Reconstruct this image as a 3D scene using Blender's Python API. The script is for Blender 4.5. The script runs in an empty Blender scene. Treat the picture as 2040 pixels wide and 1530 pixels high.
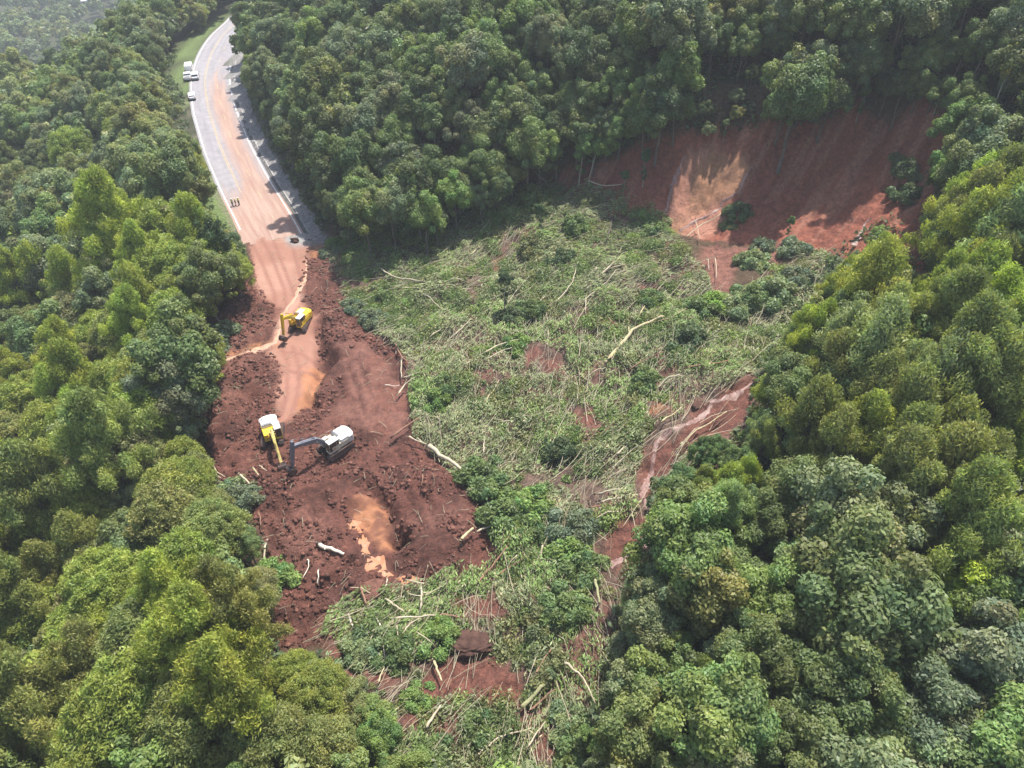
import bpy, bmesh, math, random
import numpy as np
from mathutils import Vector, Matrix

# ------------------------------------------------------------------ camera, sky, sun, exposure
scene = bpy.context.scene
PITCH = math.radians(41.0); CAM_H = 72.0; FPX = 1457.0      # focal length in pixels of a 2040 px wide frame
cam_d = bpy.data.cameras.new('camera'); cam = bpy.data.objects.new('camera', cam_d)
scene.collection.objects.link(cam); scene.camera = cam
cam.location = (0, 0, CAM_H); cam.rotation_euler = (math.pi/2 - PITCH, 0, 0)
cam_d.sensor_width = 36.0; cam_d.lens = 36.0*FPX/2040.0; cam_d.clip_start = 0.5; cam_d.clip_end = 6000
SUN = Vector((0.26, 0.46, 1.25)).normalized()
elev = math.asin(SUN.z); rot = math.atan2(SUN.x, SUN.y)
world = bpy.data.worlds.new('World'); scene.world = world; world.use_nodes = True
wn = world.node_tree.nodes; wl = world.node_tree.links; wn.clear()
sky = wn.new('ShaderNodeTexSky'); sky.sky_type = 'NISHITA'; sky.sun_disc = False
sky.sun_elevation = elev; sky.sun_rotation = rot; sky.dust_density = 2.0
bg = wn.new('ShaderNodeBackground'); bg.inputs[1].default_value = 0.15
wo = wn.new('ShaderNodeOutputWorld'); wl.new(sky.outputs[0], bg.inputs[0]); wl.new(bg.outputs[0], wo.inputs[0])
sd = bpy.data.lights.new('sun', 'SUN'); sd.energy = 4.6; sd.angle = math.radians(0.6); sd.color = (1.0, 0.95, 0.88)
so = bpy.data.objects.new('sun', sd); scene.collection.objects.link(so)
so.rotation_euler = SUN.to_track_quat('Z', 'Y').to_euler()
scene.view_settings.view_transform = 'Standard'; scene.view_settings.look = 'None'
scene.view_settings.exposure = 0.86; scene.view_settings.gamma = 1.0
scene.render.resolution_x = 1024; scene.render.resolution_y = 768

COL = scene.collection
rnd = random.Random(7); rng = np.random.default_rng(11)

# ------------------------------------------------------------------ noise and geometry in numpy
def _hash(ix, iy, s):
    n = (ix.astype(np.int64)*374761393 + iy.astype(np.int64)*668265263 + s*974711) & 0xffffffff
    n = ((n ^ (n >> 13))*1274126177) & 0xffffffff
    n = ((n ^ (n >> 16))*2246822519) & 0xffffffff
    return ((n ^ (n >> 15)) & 0xffffff)/float(0xffffff)
def vnoise(x, y, s=0):
    x = np.asarray(x, float); y = np.asarray(y, float)
    ix = np.floor(x); iy = np.floor(y); fx = x-ix; fy = y-iy
    fx = fx*fx*(3-2*fx); fy = fy*fy*(3-2*fy)
    a = _hash(ix, iy, s); b = _hash(ix+1, iy, s); c = _hash(ix, iy+1, s); d = _hash(ix+1, iy+1, s)
    return (a*(1-fx)+b*fx)*(1-fy) + (c*(1-fx)+d*fx)*fy
def fbm(x, y, s=0, o=4):
    t = 0; a = 0.5; m = 0
    for i in range(o):
        t = t + a*vnoise(x*2**i*1.03+i*17.3, y*2**i*0.97-i*9.1, s+i); m += a; a *= 0.5
    return t/m
def sstep(a, b, x):
    t = np.clip((np.asarray(x, float)-a)/(b-a), 0, 1); return t*t*(3-2*t)
def softplus(x, w): return np.logaddexp(0, np.asarray(x, float)/w)*w
def poly_sd(poly, x, y):
    """signed distance to a polygon, positive inside"""
    x = np.asarray(x, float); y = np.asarray(y, float)
    d = np.full(x.shape, 1e9); ins = np.zeros(x.shape, bool); n = len(poly)
    for i in range(n):
        x1, y1 = poly[i]; x2, y2 = poly[(i+1) % n]; ex, ey = x2-x1, y2-y1
        t = np.clip(((x-x1)*ex+(y-y1)*ey)/(ex*ex+ey*ey+1e-9), 0, 1)
        d = np.minimum(d, np.hypot(x-x1-t*ex, y-y1-t*ey))
        c = (y1 > y) != (y2 > y)
        ins ^= c & (x < (x2-x1)*(y-y1)/((y2-y1) if y2 != y1 else 1e-9)+x1)
    return np.where(ins, d, -d)
def line_d(pts, x, y):
    x = np.asarray(x, float); y = np.asarray(y, float); d = np.full(x.shape, 1e9)
    for (x1, y1), (x2, y2) in zip(pts[:-1], pts[1:]):
        ex, ey = x2-x1, y2-y1
        t = np.clip(((x-x1)*ex+(y-y1)*ey)/(ex*ex+ey*ey+1e-9), 0, 1)
        d = np.minimum(d, np.hypot(x-x1-t*ex, y-y1-t*ey))
    return d
SP, CP = math.sin(PITCH), math.cos(PITCH)
def ray(px, py):
    u = (px-1020)/FPX; t = (py-765)/FPX
    return np.array([u, CP-t*SP, -(SP+t*CP)])
def flat(px, py, z=0.0):
    d = ray(px, py); s = (z-CAM_H)/d[2]; return (d[0]*s, d[1]*s)
def project(x, y, z):
    dz = z-CAM_H; depth = y*CP-dz*SP; up = y*SP+dz*CP
    return 1020+FPX*x/depth, 765-FPX*up/depth, depth

# ------------------------------------------------------------------ the lie of the land
road_px = [(520,-6),(492,6),(470,20),(452,42),(420,72),(398,105),(385,140),(381,165),(382,195),(386,225),(395,258),(407,300),(425,345),(445,390),(470,440),(492,490)]
LE_pts = [flat(*p) for p in road_px]
LE_y = np.array([p[1] for p in LE_pts][::-1]+[600.0]); LE_x = np.array([p[0] for p in LE_pts][::-1]+[40.0])
LE_y = np.concatenate([[-60, 0, 28, 52, 71, 90, 103, 112], LE_y]); LE_x = np.concatenate([[4, -6, -14, -24, -33, -40, -44, -47], LE_x])
def LE(y): return np.interp(y, LE_y, LE_x)
BOWL = [(-53,95),(-49,110),(-46,121),(-38,128),(-30,128),(-2,141),(8,144),(17,141),(25,133),(42,131),(68,128),(73,112),(68,90),
        (50,79),(36,70),(20,53),(12,42),(9,26),(9,-10),(-12,-10),(-12,31),(-20,39),(-29,38),(-34,52),(-42,64),(-48,86)]
def pxpoly(pts, z=0.0): return [flat(a, b, z) for a, b in pts]
def height(x, y, fine=False):
    x = np.asarray(x, float); y = np.asarray(y, float)
    le = LE(y); dl = le-2.0-x; dr = x-(le+13.5)
    und = (fbm(x/38, y/38, 3, 3)-0.5)
    L = -0.40*softplus(dl-1-6*sstep(122, 150, y), 1.5); L = np.maximum(L, -46) + und*14*sstep(8, 50, dl)
    w = sstep(-112, -150, x)
    L = L - w*0.75*softplus(y-(300+0.12*(x+180)), 12)
    L = np.maximum(L, -112+und*20)
    k = 0.12+0.30*sstep(84, 128, y)
    drp = softplus(dr-1, 1.2)
    Rr = k*np.minimum(drp, 50)+0.20*np.clip(drp-50, 0, 130) + und*8*sstep(5, 40, dr)
    hill = np.where(dl > 0, L, 0)+np.where(dr > 0, Rr, 0)
    fl = 0.14*softplus(x-(le+12), 2.0) - 0.16*softplus(le-x, 1.5)
    fl = fl + (fbm(x/13+5, y/13, 9, 3)-0.5)*3.6*sstep(8, 26, x-(le+4))
    sdb = poly_sd(BOWL, x, y)
    wl_ = sstep(-6, 20, x)*sstep(70, 95, y); wdt = 4.0+15.0*wl_
    m = np.clip(sdb/wdt, 0, 1); m = (1-wl_)*m+wl_*(1-(1-m)**1.7)
    h = hill*(1-m)+fl*m
    if fine:
        wall = sstep(0.02, 0.2, m)*sstep(1.0, 0.8, m)*sstep(4, 16, x)*sstep(88, 98, y)
        # gullies and ribs running down the headwall
        cx = np.arctan2(y-100, x-28)*34
        h = h + wall*((fbm(cx/2.3, y/30, 31, 3)-0.5)*2.6+(fbm(cx/0.7, y/18, 32, 2)-0.5)*0.9)
        soft = np.clip(line_d(TRACK_C, x, y)-3.2, 0, 3)/3*(1-.45*sstep(-1, 1.5, poly_sd(P_SMOOTH, x, y)))
        roadm = sstep(2.2, 0.2, np.maximum(-1.0-(x-le), (x-le)-13.5))*sstep(112, 119, y)
        mud = sstep(-2, 2, sdb)*(1-roadm)*(0.12+0.88*soft)
        rug = np.abs(fbm(x/2.6, y/2.6, 5, 3)-0.5)*2
        h = h+mud*((fbm(x/6, y/6, 4, 3)-0.5)*2.0 + (0.35-rug)*0.9 + (fbm(x/1.25, y/1.25, 6, 4)-0.5)*1.35)
        h = h+(0.05+0.10*fbm(x/1.5, y/1.5, 12, 3))*sstep(125.5, 122.5, y+(fbm(x/2.0, y/2.0, 13, 3)-.5)*9)*sstep(110, 117, y)*sstep(2, 0, np.maximum(-(x-le), (x-le)-11.5))
        out = sstep(0, -4, sdb)*(1-roadm)
        h = h+out*(fbm(x/4, y/4, 8, 3)-0.5)*1.0*sstep(2, 6, np.maximum(dl, dr))
        for (a, b, r, dd) in PITS:
            h = h-dd*np.exp(-((x-a)**2+(y-b)**2)/(r*r))
        for pts, wv, dd in FURROWS:
            h = h+dd*np.exp(-(line_d(pts, x, y)/wv)**2)
    return h
TRACK_C = pxpoly([(540,470),(560,540),(578,600),(585,650),(575,700),(590,745),(600,790),(565,850)])
P_SMOOTH = pxpoly([(670,690),(730,700),(800,760),(825,800),(815,870),(760,900),(700,850),(660,850),(640,840),(690,790)])
PITS = [flat(655,722)+(1.5,2.6), flat(648,702)+(1.1,1.6), flat(622,800)+(1.3,2.0), flat(635,745)+(1.0,1.2), flat(800,1078)+(1.2,1.8), flat(1240,700)+(1.6,1.2)]
FURROWS = [(pxpoly([(716,958),(745,985),(772,1010),(786,1050),(795,1085)]), 0.9, -1.5),
           (pxpoly([(640,650),(632,690),(640,735),(615,790)]), 0.7, -0.9),
           (pxpoly([(655,640),(700,690),(740,760),(735,860)]), 2.6, 1.3),
           (pxpoly([(430,830),(440,760),(490,720),(545,745),(540,800)]), 2.6, 0.9),
           (pxpoly([(860,980),(900,1020),(900,1080),(850,1110)]), 3.0, 1.7),
           (pxpoly([(620,1190),(660,1160),(700,1120)]), 0.5, -0.8),
           (pxpoly([(690,730),(712,790),(730,850)]), 0.25, -0.35),
           (pxpoly([(712,730),(735,790),(752,850)]), 0.25, -0.35),
           (pxpoly([(745,700),(765,760),(760,810),(735,860)]), 0.3, -0.35), (pxpoly([(768,720),(790,770),(785,815),(758,865)]), 0.3, -0.35), (pxpoly([(760,790),(790,760),(812,790),(800,830),(770,835)]), 0.3, -0.3),
           (pxpoly([(563,745),(570,790),(555,830)]), 0.22, -0.22),
           (pxpoly([(585,745),(600,780),(588,820)]), 0.22, -0.22)]
def H(x, y): return float(height(np.array([x]), np.array([y]), True)[0])
def at(px, py, dz=0.0):
    """where the sight line through a photo pixel comes within dz above the ground"""
    d = ray(px, py); s = np.linspace(35, 900, 2600)
    g = height(d[0]*s, d[1]*s, True)+dz; z = CAM_H+d[2]*s
    k = np.argmax(z < g)
    if k == 0: k = len(s)-1
    a, b = z[k-1]-g[k-1], g[k]-z[k]; ss = s[k-1]+(s[k]-s[k-1])*a/max(a+b, 1e-6)
    x, y = d[0]*ss, d[1]*ss
    return Vector((x, y, H(x, y)))

# ------------------------------------------------------------------ object helpers
def tag(o, label=None, cat=None, group=None, kind=None):
    if label: o['label'] = label
    if cat: o['category'] = cat
    if group: o['group'] = group
    if kind: o['kind'] = kind
    return o
def empty(name, loc=(0,0,0), rz=0.0, label=None, cat=None, group=None):
    o = bpy.data.objects.new(name, None); COL.objects.link(o); o.empty_display_size = 0.3
    o.location = loc; o.rotation_euler = (0, 0, rz); return tag(o, label, cat, group)
def link(name, me, parent=None, mats=()):
    for m in mats: me.materials.append(m)
    o = bpy.data.objects.new(name, me); COL.objects.link(o)
    if parent: o.parent = parent
    return o
def np_mesh(name, V, F, mats=(), color=None, smooth=False, mat_idx=None):
    """V (n,3), F (m,4 or 3) arrays; colour (n,3) -> point attribute 'tint'"""
    V = np.asarray(V, np.float32); F = np.asarray(F, np.int32); k = F.shape[1]
    me = bpy.data.meshes.new(name); me.vertices.add(len(V)); me.vertices.foreach_set('co', V.ravel())
    me.loops.add(F.size); me.loops.foreach_set('vertex_index', F.ravel())
    me.polygons.add(len(F)); me.polygons.foreach_set('loop_start', np.arange(0, F.size, k, dtype=np.int32))
    me.polygons.foreach_set('loop_total', np.full(len(F), k, np.int32))
    if smooth: me.polygons.foreach_set('use_smooth', np.ones(len(F), bool))
    if mat_idx is not None: me.polygons.foreach_set('material_index', np.asarray(mat_idx, np.int32))
    me.update(calc_edges=True)
    if color is not None:
        at_ = me.attributes.new('tint', 'FLOAT_COLOR', 'POINT')
        color = np.asarray(color); at_.data.foreach_set('color', (color if color.shape[1] == 4 else np.concatenate([color, np.ones((len(V), 1))], 1)).astype(np.float32).ravel())
    for m in mats: me.materials.append(m)
    return me
class MB:
    """collects shapes, then links them as one mesh object"""
    def __init__(s): s.v = []; s.f = []; s.M = Matrix.Identity(4)
    def add(s, vs, fs):
        n = len(s.v); s.v += [tuple(s.M @ Vector(v)) for v in vs]; s.f += [tuple(i+n for i in f) for f in fs]
    def box(s, c, d, taper=(1, 1), shift=(0, 0)):
        x, y, z = [q/2 for q in d]; tx, ty = taper; sx, sy = shift
        vs = [(c[0]+a*x*(tx if k > 0 else 1)+(sx if k > 0 else 0), c[1]+b*y*(ty if k > 0 else 1)+(sy if k > 0 else 0), c[2]+k*z)
              for k in (-1, 1) for a, b in ((-1,-1),(1,-1),(1,1),(-1,1))]
        s.add(vs, [(3,2,1,0),(4,5,6,7),(0,1,5,4),(1,2,6,5),(2,3,7,6),(3,0,4,7)]); return s
    def prism(s, prof, y0, y1):
        """profile in x,z extruded along y"""
        n = len(prof); vs = [(a, y0, b) for a, b in prof]+[(a, y1, b) for a, b in prof]
        fs = [tuple(range(n)), tuple(range(2*n-1, n-1, -1))]+[(i, i+n, (i+1) % n+n, (i+1) % n) for i in range(n)]
        s.add(vs, fs); return s
    def tube(s, pts, rad, n=8, cap=True):
        pts = [Vector(p) for p in pts]
        if not hasattr(rad, '__len__'): rad = [rad]*len(pts)
        vs = []; fs = []; up = Vector((0.13, 0.21, 0.97)); prev = None
        for i, p in enumerate(pts):
            t = (pts[min(i+1, len(pts)-1)]-pts[max(i-1, 0)]).normalized()
            a = t.cross(up if prev is None else prev)
            if a.length < 1e-3: a = t.cross(Vector((1, 0, 0)))
            a.normalize(); b = t.cross(a).normalized(); prev = b if prev is None else prev
            for j in range(n):
                q = 2*math.pi*j/n; vs.append(tuple(p+(a*math.cos(q)+b*math.sin(q))*rad[i]))
        for i in range(len(pts)-1):
            for j in range(n):
                k = (j+1) % n; fs.append((i*n+j, i*n+k, (i+1)*n+k, (i+1)*n+j))
        if cap: fs += [tuple(range(n-1, -1, -1)), tuple(range((len(pts)-1)*n, len(pts)*n))]
        s.add(vs, fs); return s
    def build(s, name, mat, parent=None, bevel=0.0, smooth=False):
        me = bpy.data.meshes.new(name); me.from_pydata(s.v, [], s.f)
        bm = bmesh.new(); bm.from_mesh(me); bmesh.ops.recalc_face_normals(bm, faces=bm.faces); bm.to_mesh(me); bm.free()
        me.materials.append(mat)
        if smooth: me.polygons.foreach_set('use_smooth', [True]*len(me.polygons))
        o = link(name, me, parent)
        if bevel:
            b = o.modifiers.new('bevel', 'BEVEL'); b.width = bevel; b.segments = 2; b.limit_method = 'ANGLE'
        return o

# ------------------------------------------------------------------ materials
def new_mat(name):
    m = bpy.data.materials.new(name); m.use_nodes = True; nt = m.node_tree
    return m, nt, nt.nodes['Principled BSDF']
def N(nt, t, **k):
    n = nt.nodes.new(t)
    for a, b in k.items(): setattr(n, a, b)
    return n
def noise(nt, scale, detail=4, rough=0.6, vec=None, dist=0.0):
    n = N(nt, 'ShaderNodeTexNoise'); n.inputs['Scale'].default_value = scale; n.inputs['Detail'].default_value = detail
    n.inputs['Roughness'].default_value = rough; n.inputs['Distortion'].default_value = dist
    if vec: nt.links.new(vec, n.inputs['Vector'])
    return n.outputs['Fac']
def ramp(nt, fac, stops):
    r = N(nt, 'ShaderNodeValToRGB'); e = r.color_ramp.elements
    e[0].position, e[1].position = stops[0][0], stops[-1][0]
    def c4(c): return (c, c, c, 1) if not hasattr(c, '__len__') else (*c, 1)
    e[0].color, e[1].color = c4(stops[0][1]), c4(stops[-1][1])
    for p, c in stops[1:-1]:
        q = e.new(p); q.color = c4(c)
    nt.links.new(fac, r.inputs[0]); return r.outputs[0]
def mixc(nt, a, b, fac=1.0, mode='MULTIPLY'):
    m = N(nt, 'ShaderNodeMix', data_type='RGBA', blend_type=mode)
    for k, v in ((0, fac), (6, a), (7, b)):
        sock = m.inputs[k]
        if isinstance(v, bpy.types.NodeSocket): nt.links.new(v, sock)
        elif hasattr(v, '__len__'): sock.default_value = (*v, 1)
        else: sock.default_value = v if k == 0 else (v, v, v, 1)
    return m.outputs[2]
def geo_pos(nt): return N(nt, 'ShaderNodeNewGeometry').outputs['Position']
def obj_pos(nt): return N(nt, 'ShaderNodeTexCoord').outputs['Object']
def bump(nt, p, fac, strength=0.5, dist=0.1):
    b = N(nt, 'ShaderNodeBump'); b.inputs['Strength'].default_value = strength; b.inputs['Distance'].default_value = dist
    nt.links.new(fac, b.inputs['Height']); nt.links.new(b.outputs[0], p.inputs['Normal'])
def simple(name, col, rough=0.6, metal=0.0, var=0.25, scale=2.0, dirt=None, spec=0.5):
    m, nt, p = new_mat(name); v = obj_pos(nt)
    c = mixc(nt, col, ramp(nt, noise(nt, scale, 5, 0.65, v), [(0.3, 1-var), (0.7, 1+var*0.4)]))
    if dirt:
        c = mixc(nt, c, dirt[0], ramp(nt, noise(nt, scale*0.7, 6, 0.7, v, 0.6), [(dirt[1], 0.0), (dirt[1]+0.12, 0.85)]), 'MIX')
    nt.links.new(c, p.inputs['Base Color']); p.inputs['Roughness'].default_value = rough; p.inputs['Metallic'].default_value = metal
    p.inputs['Specular IOR Level'].default_value = spec
    return m
def leaf_mat(name, trans=0.38, rough=0.5, spec=0.35):
    m, nt, p = new_mat(name)
    a = N(nt, 'ShaderNodeAttribute', attribute_name='tint').outputs['Color']
    oi = N(nt, 'ShaderNodeObjectInfo').outputs['Color']
    c = mixc(nt, a, oi)
    c = mixc(nt, c, ramp(nt, noise(nt, 0.45, 3, 0.6, geo_pos(nt)), [(0.3, (0.82,0.86,0.8)), (0.7, (1.15,1.1,1.05))]))
    nt.links.new(c, p.inputs['Base Color']); p.inputs['Roughness'].default_value = rough; p.inputs['Specular IOR Level'].default_value = spec
    t = N(nt, 'ShaderNodeBsdfTranslucent'); nt.links.new(mixc(nt, c, (1.15, 1.25, 0.6)), t.inputs[0])
    mx = N(nt, 'ShaderNodeMixShader'); mx.inputs[0].default_value = trans
    nt.links.new(p.outputs[0], mx.inputs[1]); nt.links.new(t.outputs[0], mx.inputs[2])
    nt.links.new(mx.outputs[0], nt.nodes['Material Output'].inputs['Surface']); return m
M_leaf = leaf_mat('leaf')
def bark(name, col, col2, spec=0.3):
    m, nt, p = new_mat(name); v = obj_pos(nt)
    n1 = noise(nt, 3.0, 6, 0.7, v, 0.5)
    c = ramp(nt, n1, [(0.3, col2), (0.65, col)]); nt.links.new(c, p.inputs['Base Color']); p.inputs['Roughness'].default_value = 0.85
    p.inputs['Specular IOR Level'].default_value = spec; bump(nt, p, n1, 0.5, 0.05); return m
M_bark = bark('bark', (0.20,0.16,0.12), (0.07,0.055,0.045))
M_bark_pale = bark('pale_bark', (0.42,0.38,0.30), (0.20,0.17,0.12))
M_wood = {'pale': bark('bare_wood', (0.50,0.44,0.32), (0.30,0.24,0.16)), 'white': bark('stripped_wood', (0.72,0.66,0.56), (0.45,0.36,0.27)),
          'green': bark('mossy_wood', (0.33,0.33,0.17), (0.17,0.16,0.09)), 'brown': bark('muddy_wood', (0.30,0.17,0.11), (0.15,0.08,0.055)),
          'dark': bark('wet_wood', (0.11,0.09,0.07), (0.045,0.04,0.035)), 'yellow': bark('split_wood', (0.50,0.43,0.26), (0.33,0.27,0.15))}
M_wood2 = bark('broken_branch_wood', (0.40,0.36,0.25), (0.20,0.18,0.11))
# ------------------------------------------------------------------ the ground as one sheet
def draped(pts): return [tuple(at(a, b))[:2] for a, b in pts]
def jit(x, y, s, a, f): return (fbm(x/f, y/f, s, 4)-0.5)*2*a
C = lambda r, g, b: np.array([r, g, b], float)
MUD, MUD_D, MUD_L = C(.134,.052,.036), C(.080,.031,.022), C(.205,.092,.066)
TRK, TRK_L, ORANGE = C(.270,.135,.093), C(.36,.21,.155), C(.33,.145,.070)
SCAR, SCAR_L = C(.255,.085,.052), C(.36,.175,.115)
DEB, GRASS, FOREST, SHOULDER = C(.135,.085,.062), C(.135,.19,.06), C(.045,.050,.022), C(.25,.24,.23)
P_track = draped([(500,440),(600,440),(615,500),(600,560),(600,590),(632,640),(636,690),(640,740),(632,770),(600,815),(565,850),(548,846),(556,800),(556,740),(535,700),(548,660),(560,620),(530,600),(505,560),(498,500)])
P_mud = draped([(480,440),(610,470),(660,510),(690,600),(740,660),(800,700),(835,780),(830,840),(850,890),(890,930),(940,960),(960,1020),(1000,1080),(1010,1110),(900,1140),(840,1160),(800,1180),(720,1190),(690,1240),(640,1290),(490,1300),(540,1180),(520,1060),(430,960),(400,870),(395,760),(440,700),(370,650),(440,590),(500,545)])
P_scar = draped([(1100,345),(1240,300),(1380,255),(1500,245),(1720,210),(1850,190),(1890,280),(1850,420),(1850,560),(1780,560),(1650,505),(1440,480),(1340,465),(1300,440),(1215,420),(1210,385),(1110,370)])
P_scar_sunlit = draped([(1325,460),(1330,395),(1350,345),(1365,300),(1420,285),(1490,310),(1500,340),(1470,380),(1440,410),(1460,440),(1430,465),(1370,470)])
P_chute = draped([(1395,485),(1640,500),(1560,520),(1460,530),(1450,600),(1430,590),(1385,560)])
P_deb = draped([(640,480),(760,470),(930,450),(1000,390),(1100,365),(1230,400),(1330,440),(1350,480),(1395,520),(1400,570),(1450,600),(1640,500),(1700,560),(1600,700),(1560,820),(1460,900),(1330,960),(1320,1010),(1320,1150),(1240,1180),(1230,1280),(1240,1340),(1190,1400),(1190,1600),(800,1600),(780,1440),(640,1290),(650,1240),(700,1190),(830,1165),(930,1140),(1000,1100),(960,1010),(935,960),(880,925),(840,880),(826,830),(830,780),(795,695),(735,650),(685,600),(670,540)])
P_red = [draped(q) for q in (
    [(1350,870),(1400,800),(1500,750),(1525,790),(1440,880),(1340,930),(1290,1000),(1270,970),(1300,890)],
    [(1195,1110),(1215,1050),(1270,1030),(1310,1030),(1305,1080),(1260,1115),(1210,1125)],
    [(840,1370),(880,1320),(930,1300),(1000,1320),(1040,1370),(1050,1420),(960,1400),(880,1400),(830,1450),(800,1450)],
    [(1060,1490),(1100,1440),(1130,1450),(1140,1500),(1080,1530)],
    [(1140,815),(1190,810),(1195,850),(1150,850)], [(1080,710),(1120,705),(1125,740),(1085,745)], [(1270,565),(1310,560),(1310,585),(1275,588)],
    [(1090,700),(1040,740),(1060,690)], [(640,1290),(700,1300),(790,1360),(760,1380),(690,1340)], [(900,1190),(980,1180),(1000,1230),(930,1230)])]
P_orange = [draped(q) for q in (
    [(690,1000),(730,985),(765,1010),(780,1060),(790,1100),(750,1100),(735,1060),(700,1050)],
    [(612,480),(660,490),(680,520),(640,515),(614,515)], [(975,512),(1000,515),(1002,548),(985,545)],
    [(1285,825),(1300,798),(1325,795),(1332,830),(1300,838)], [(1425,640),(1450,638),(1448,655),(1425,655)],
    [(600,735),(645,745),(640,765),(590,825),(572,825),(600,780)], [(555,690),(520,695),(450,722),(445,708),(520,682),(555,670)])]
CUT = draped([(600,590),(560,640),(552,680),(500,700),(450,715)])
RUTS = [pxpoly(q) for q in ([(486,455),(520,520),(545,580),(552,625),(545,680)], [(505,445),(540,510),(566,575),(572,620)], [(530,440),(560,520),(588,590)], [(560,690),(575,730),(572,790),(556,835)],
    [(582,690),(597,735),(592,790),(574,840)], [(545,745),(630,742)], [(560,450),(585,500),(600,560)], [(560,700),(600,705),(630,725)])]
GR1 = pxpoly([(440,38),(452,40),(420,72),(398,105),(385,140),(381,190),(385,215),(370,225),(345,180),(335,140),(355,100),(395,60)])
GR2 = pxpoly([(398,258),(412,305),(425,345),(445,390),(472,442),(470,462),(430,455),(405,420),(405,360),(395,300)])
def ground_color(x, y):
    sh = x.shape
    jx = x+jit(x, y, 41, 1.2, 3.0); jy = y+jit(x, y, 51, 1.2, 3.0)
    def m(poly, w=0.8): return sstep(-w, w, poly_sd(poly, jx, jy))[..., None]
    n1 = fbm(x/3.1, y/3.1, 61, 4)[..., None]; n2 = fbm(x/0.8, y/0.8, 62, 3)[..., None]; n3 = fbm(x/9, y/9, 63, 3)[..., None]
    col = np.broadcast_to(FOREST, sh+(3,)).copy()
    def put(c, k): nonlocal col; col = col*(1-k)+c*k
    put(C(.10,.06,.035), sstep(-3, 1, poly_sd(BOWL, jx, jy))[..., None]*0.8)
    put(DEB*(0.75+0.5*n2), m(P_deb)); put(MUD_L*.9, m(P_deb)*sstep(.5, .62, n1)*0.7)
    put(MUD*(0.8+0.4*n2), m(P_mud)); put(MUD_D, m(P_mud)*sstep(.50, .64, n1)*0.75); put(MUD_L, m(P_mud)*sstep(.55, .7, n3)*0.55)
    put(SCAR*(0.85+0.3*n2), m(P_scar)); put(C(.15,.05,.034), m(P_scar)*sstep(.5, .65, n1)*0.4)
    strk = fbm((x*0.72-y*0.69)/0.9, (x*0.69+y*0.72)/9, 64, 3)[..., None]
    put(SCAR_L, m(P_scar)*sstep(.55, .68, strk)*0.5)
    put(SCAR_L*(0.8+0.4*n1), m(P_scar_sunlit)*0.8); put(C(.28,.155,.07), m(P_scar_sunlit)*sstep(.52, .68, n3)*0.5)  # sunlit part of the scar painted paler into the ground colour
    put(MUD_L*1.05, m(P_chute))
    for q in P_red: put(MUD*(0.95+0.5*n2), m(q)*0.95)
    put(TRK*(0.85+0.3*n1), m(P_track)); put(TRK_L, m(P_track)*sstep(.48, .62, n3)*0.6)
    for q in P_orange: put(ORANGE*(0.7+0.5*n2), m(q, 0.5)*(.25+.65*sstep(.40, .58, fbm(x/1.7, y/1.7, 66, 3)[..., None])))
    put(MUD_L*(.7+.5*strk), sstep(-1, 1.5, poly_sd(P_SMOOTH, jx, jy))[..., None]*(.25+.5*sstep(.45, .6, n1)))
    for q in RUTS: put(MUD_L*1.05, sstep(.42, .2, line_d(q, x, y))[..., None]*.75)
    put(TRK_L, (sstep(1.0, .3, line_d(CUT, x, y)))[..., None]*0.8)
    le = LE(y); rd = np.maximum(-3.0-(x-le), (x-le)-12.0)
    put(SHOULDER*(0.8+.4*n2), (sstep(4.5, 3.5, (x-le)-12.2+jit(x, y, 44, .8, 2.5))*sstep(-1, 1, (x-le)-8)*sstep(121, 125, y))[..., None])
    for q in (GR1, GR2): put(GRASS*(0.8+.4*n2), m(q, 0.5))
    put(C(.2,.17,.12), (sstep(1.3, .5, np.abs(x-le+0.9)+jit(x, y, 45, .5, 1.5))*sstep(121, 125, y))[..., None]*0.5)
    far = sstep(330, 420, y)[..., None]*sstep(.66, .70, fbm(x/60, y/60, 71, 2))[..., None]
    put(C(.12,.19,.06), far)
    smooth_ = np.clip(1-.8*m(P_track)[..., 0]-.6*m(P_orange[0])[..., 0]-.25*sstep(-1, 1.5, poly_sd(P_SMOOTH, x, y))-.35*m(P_scar_sunlit)[..., 0], .18, 1)
    return np.concatenate([col, smooth_[..., None]], -1)
def axis(lo, hi, fine_lo, fine_hi, step):
    a = [fine_lo]; 
    f = list(np.arange(fine_lo, fine_hi, step))
    up = []; q = fine_hi; s = step
    while q < hi: up.append(q); s = min(s*1.16, 26); q += s
    dn = []; q = fine_lo; s = step
    while q > lo: s = min(s*1.16, 26); q -= s; dn.append(q)
    return np.array(dn[::-1]+f+up+[hi])
GX = axis(-2600, 2600, -62, 78, 0.36); GY = axis(-400, 3600, 20, 150, 0.36)
XX, YY = np.meshgrid(GX, GY); ZZ = height(XX, YY, True)
nx, ny = len(GX), len(GY)
analytic = height
def height(x, y, fine=False):
    """height of the finished ground sheet (the sheet itself, read off its grid)"""
    x = np.asarray(x, float); y = np.asarray(y, float)
    i = np.clip(np.searchsorted(GX, x)-1, 0, nx-2); j = np.clip(np.searchsorted(GY, y)-1, 0, ny-2)
    u = np.clip((x-GX[i])/(GX[i+1]-GX[i]), 0, 1); v = np.clip((y-GY[j])/(GY[j+1]-GY[j]), 0, 1)
    return (ZZ[j, i]*(1-u)+ZZ[j, i+1]*u)*(1-v)+(ZZ[j+1, i]*(1-u)+ZZ[j+1, i+1]*u)*v
idx = np.arange(nx*ny).reshape(ny, nx)
F = np.stack([idx[:-1, :-1], idx[:-1, 1:], idx[1:, 1:], idx[1:, :-1]], -1).reshape(-1, 4)
gc = ground_color(XX, YY).reshape(-1, 4)
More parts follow.
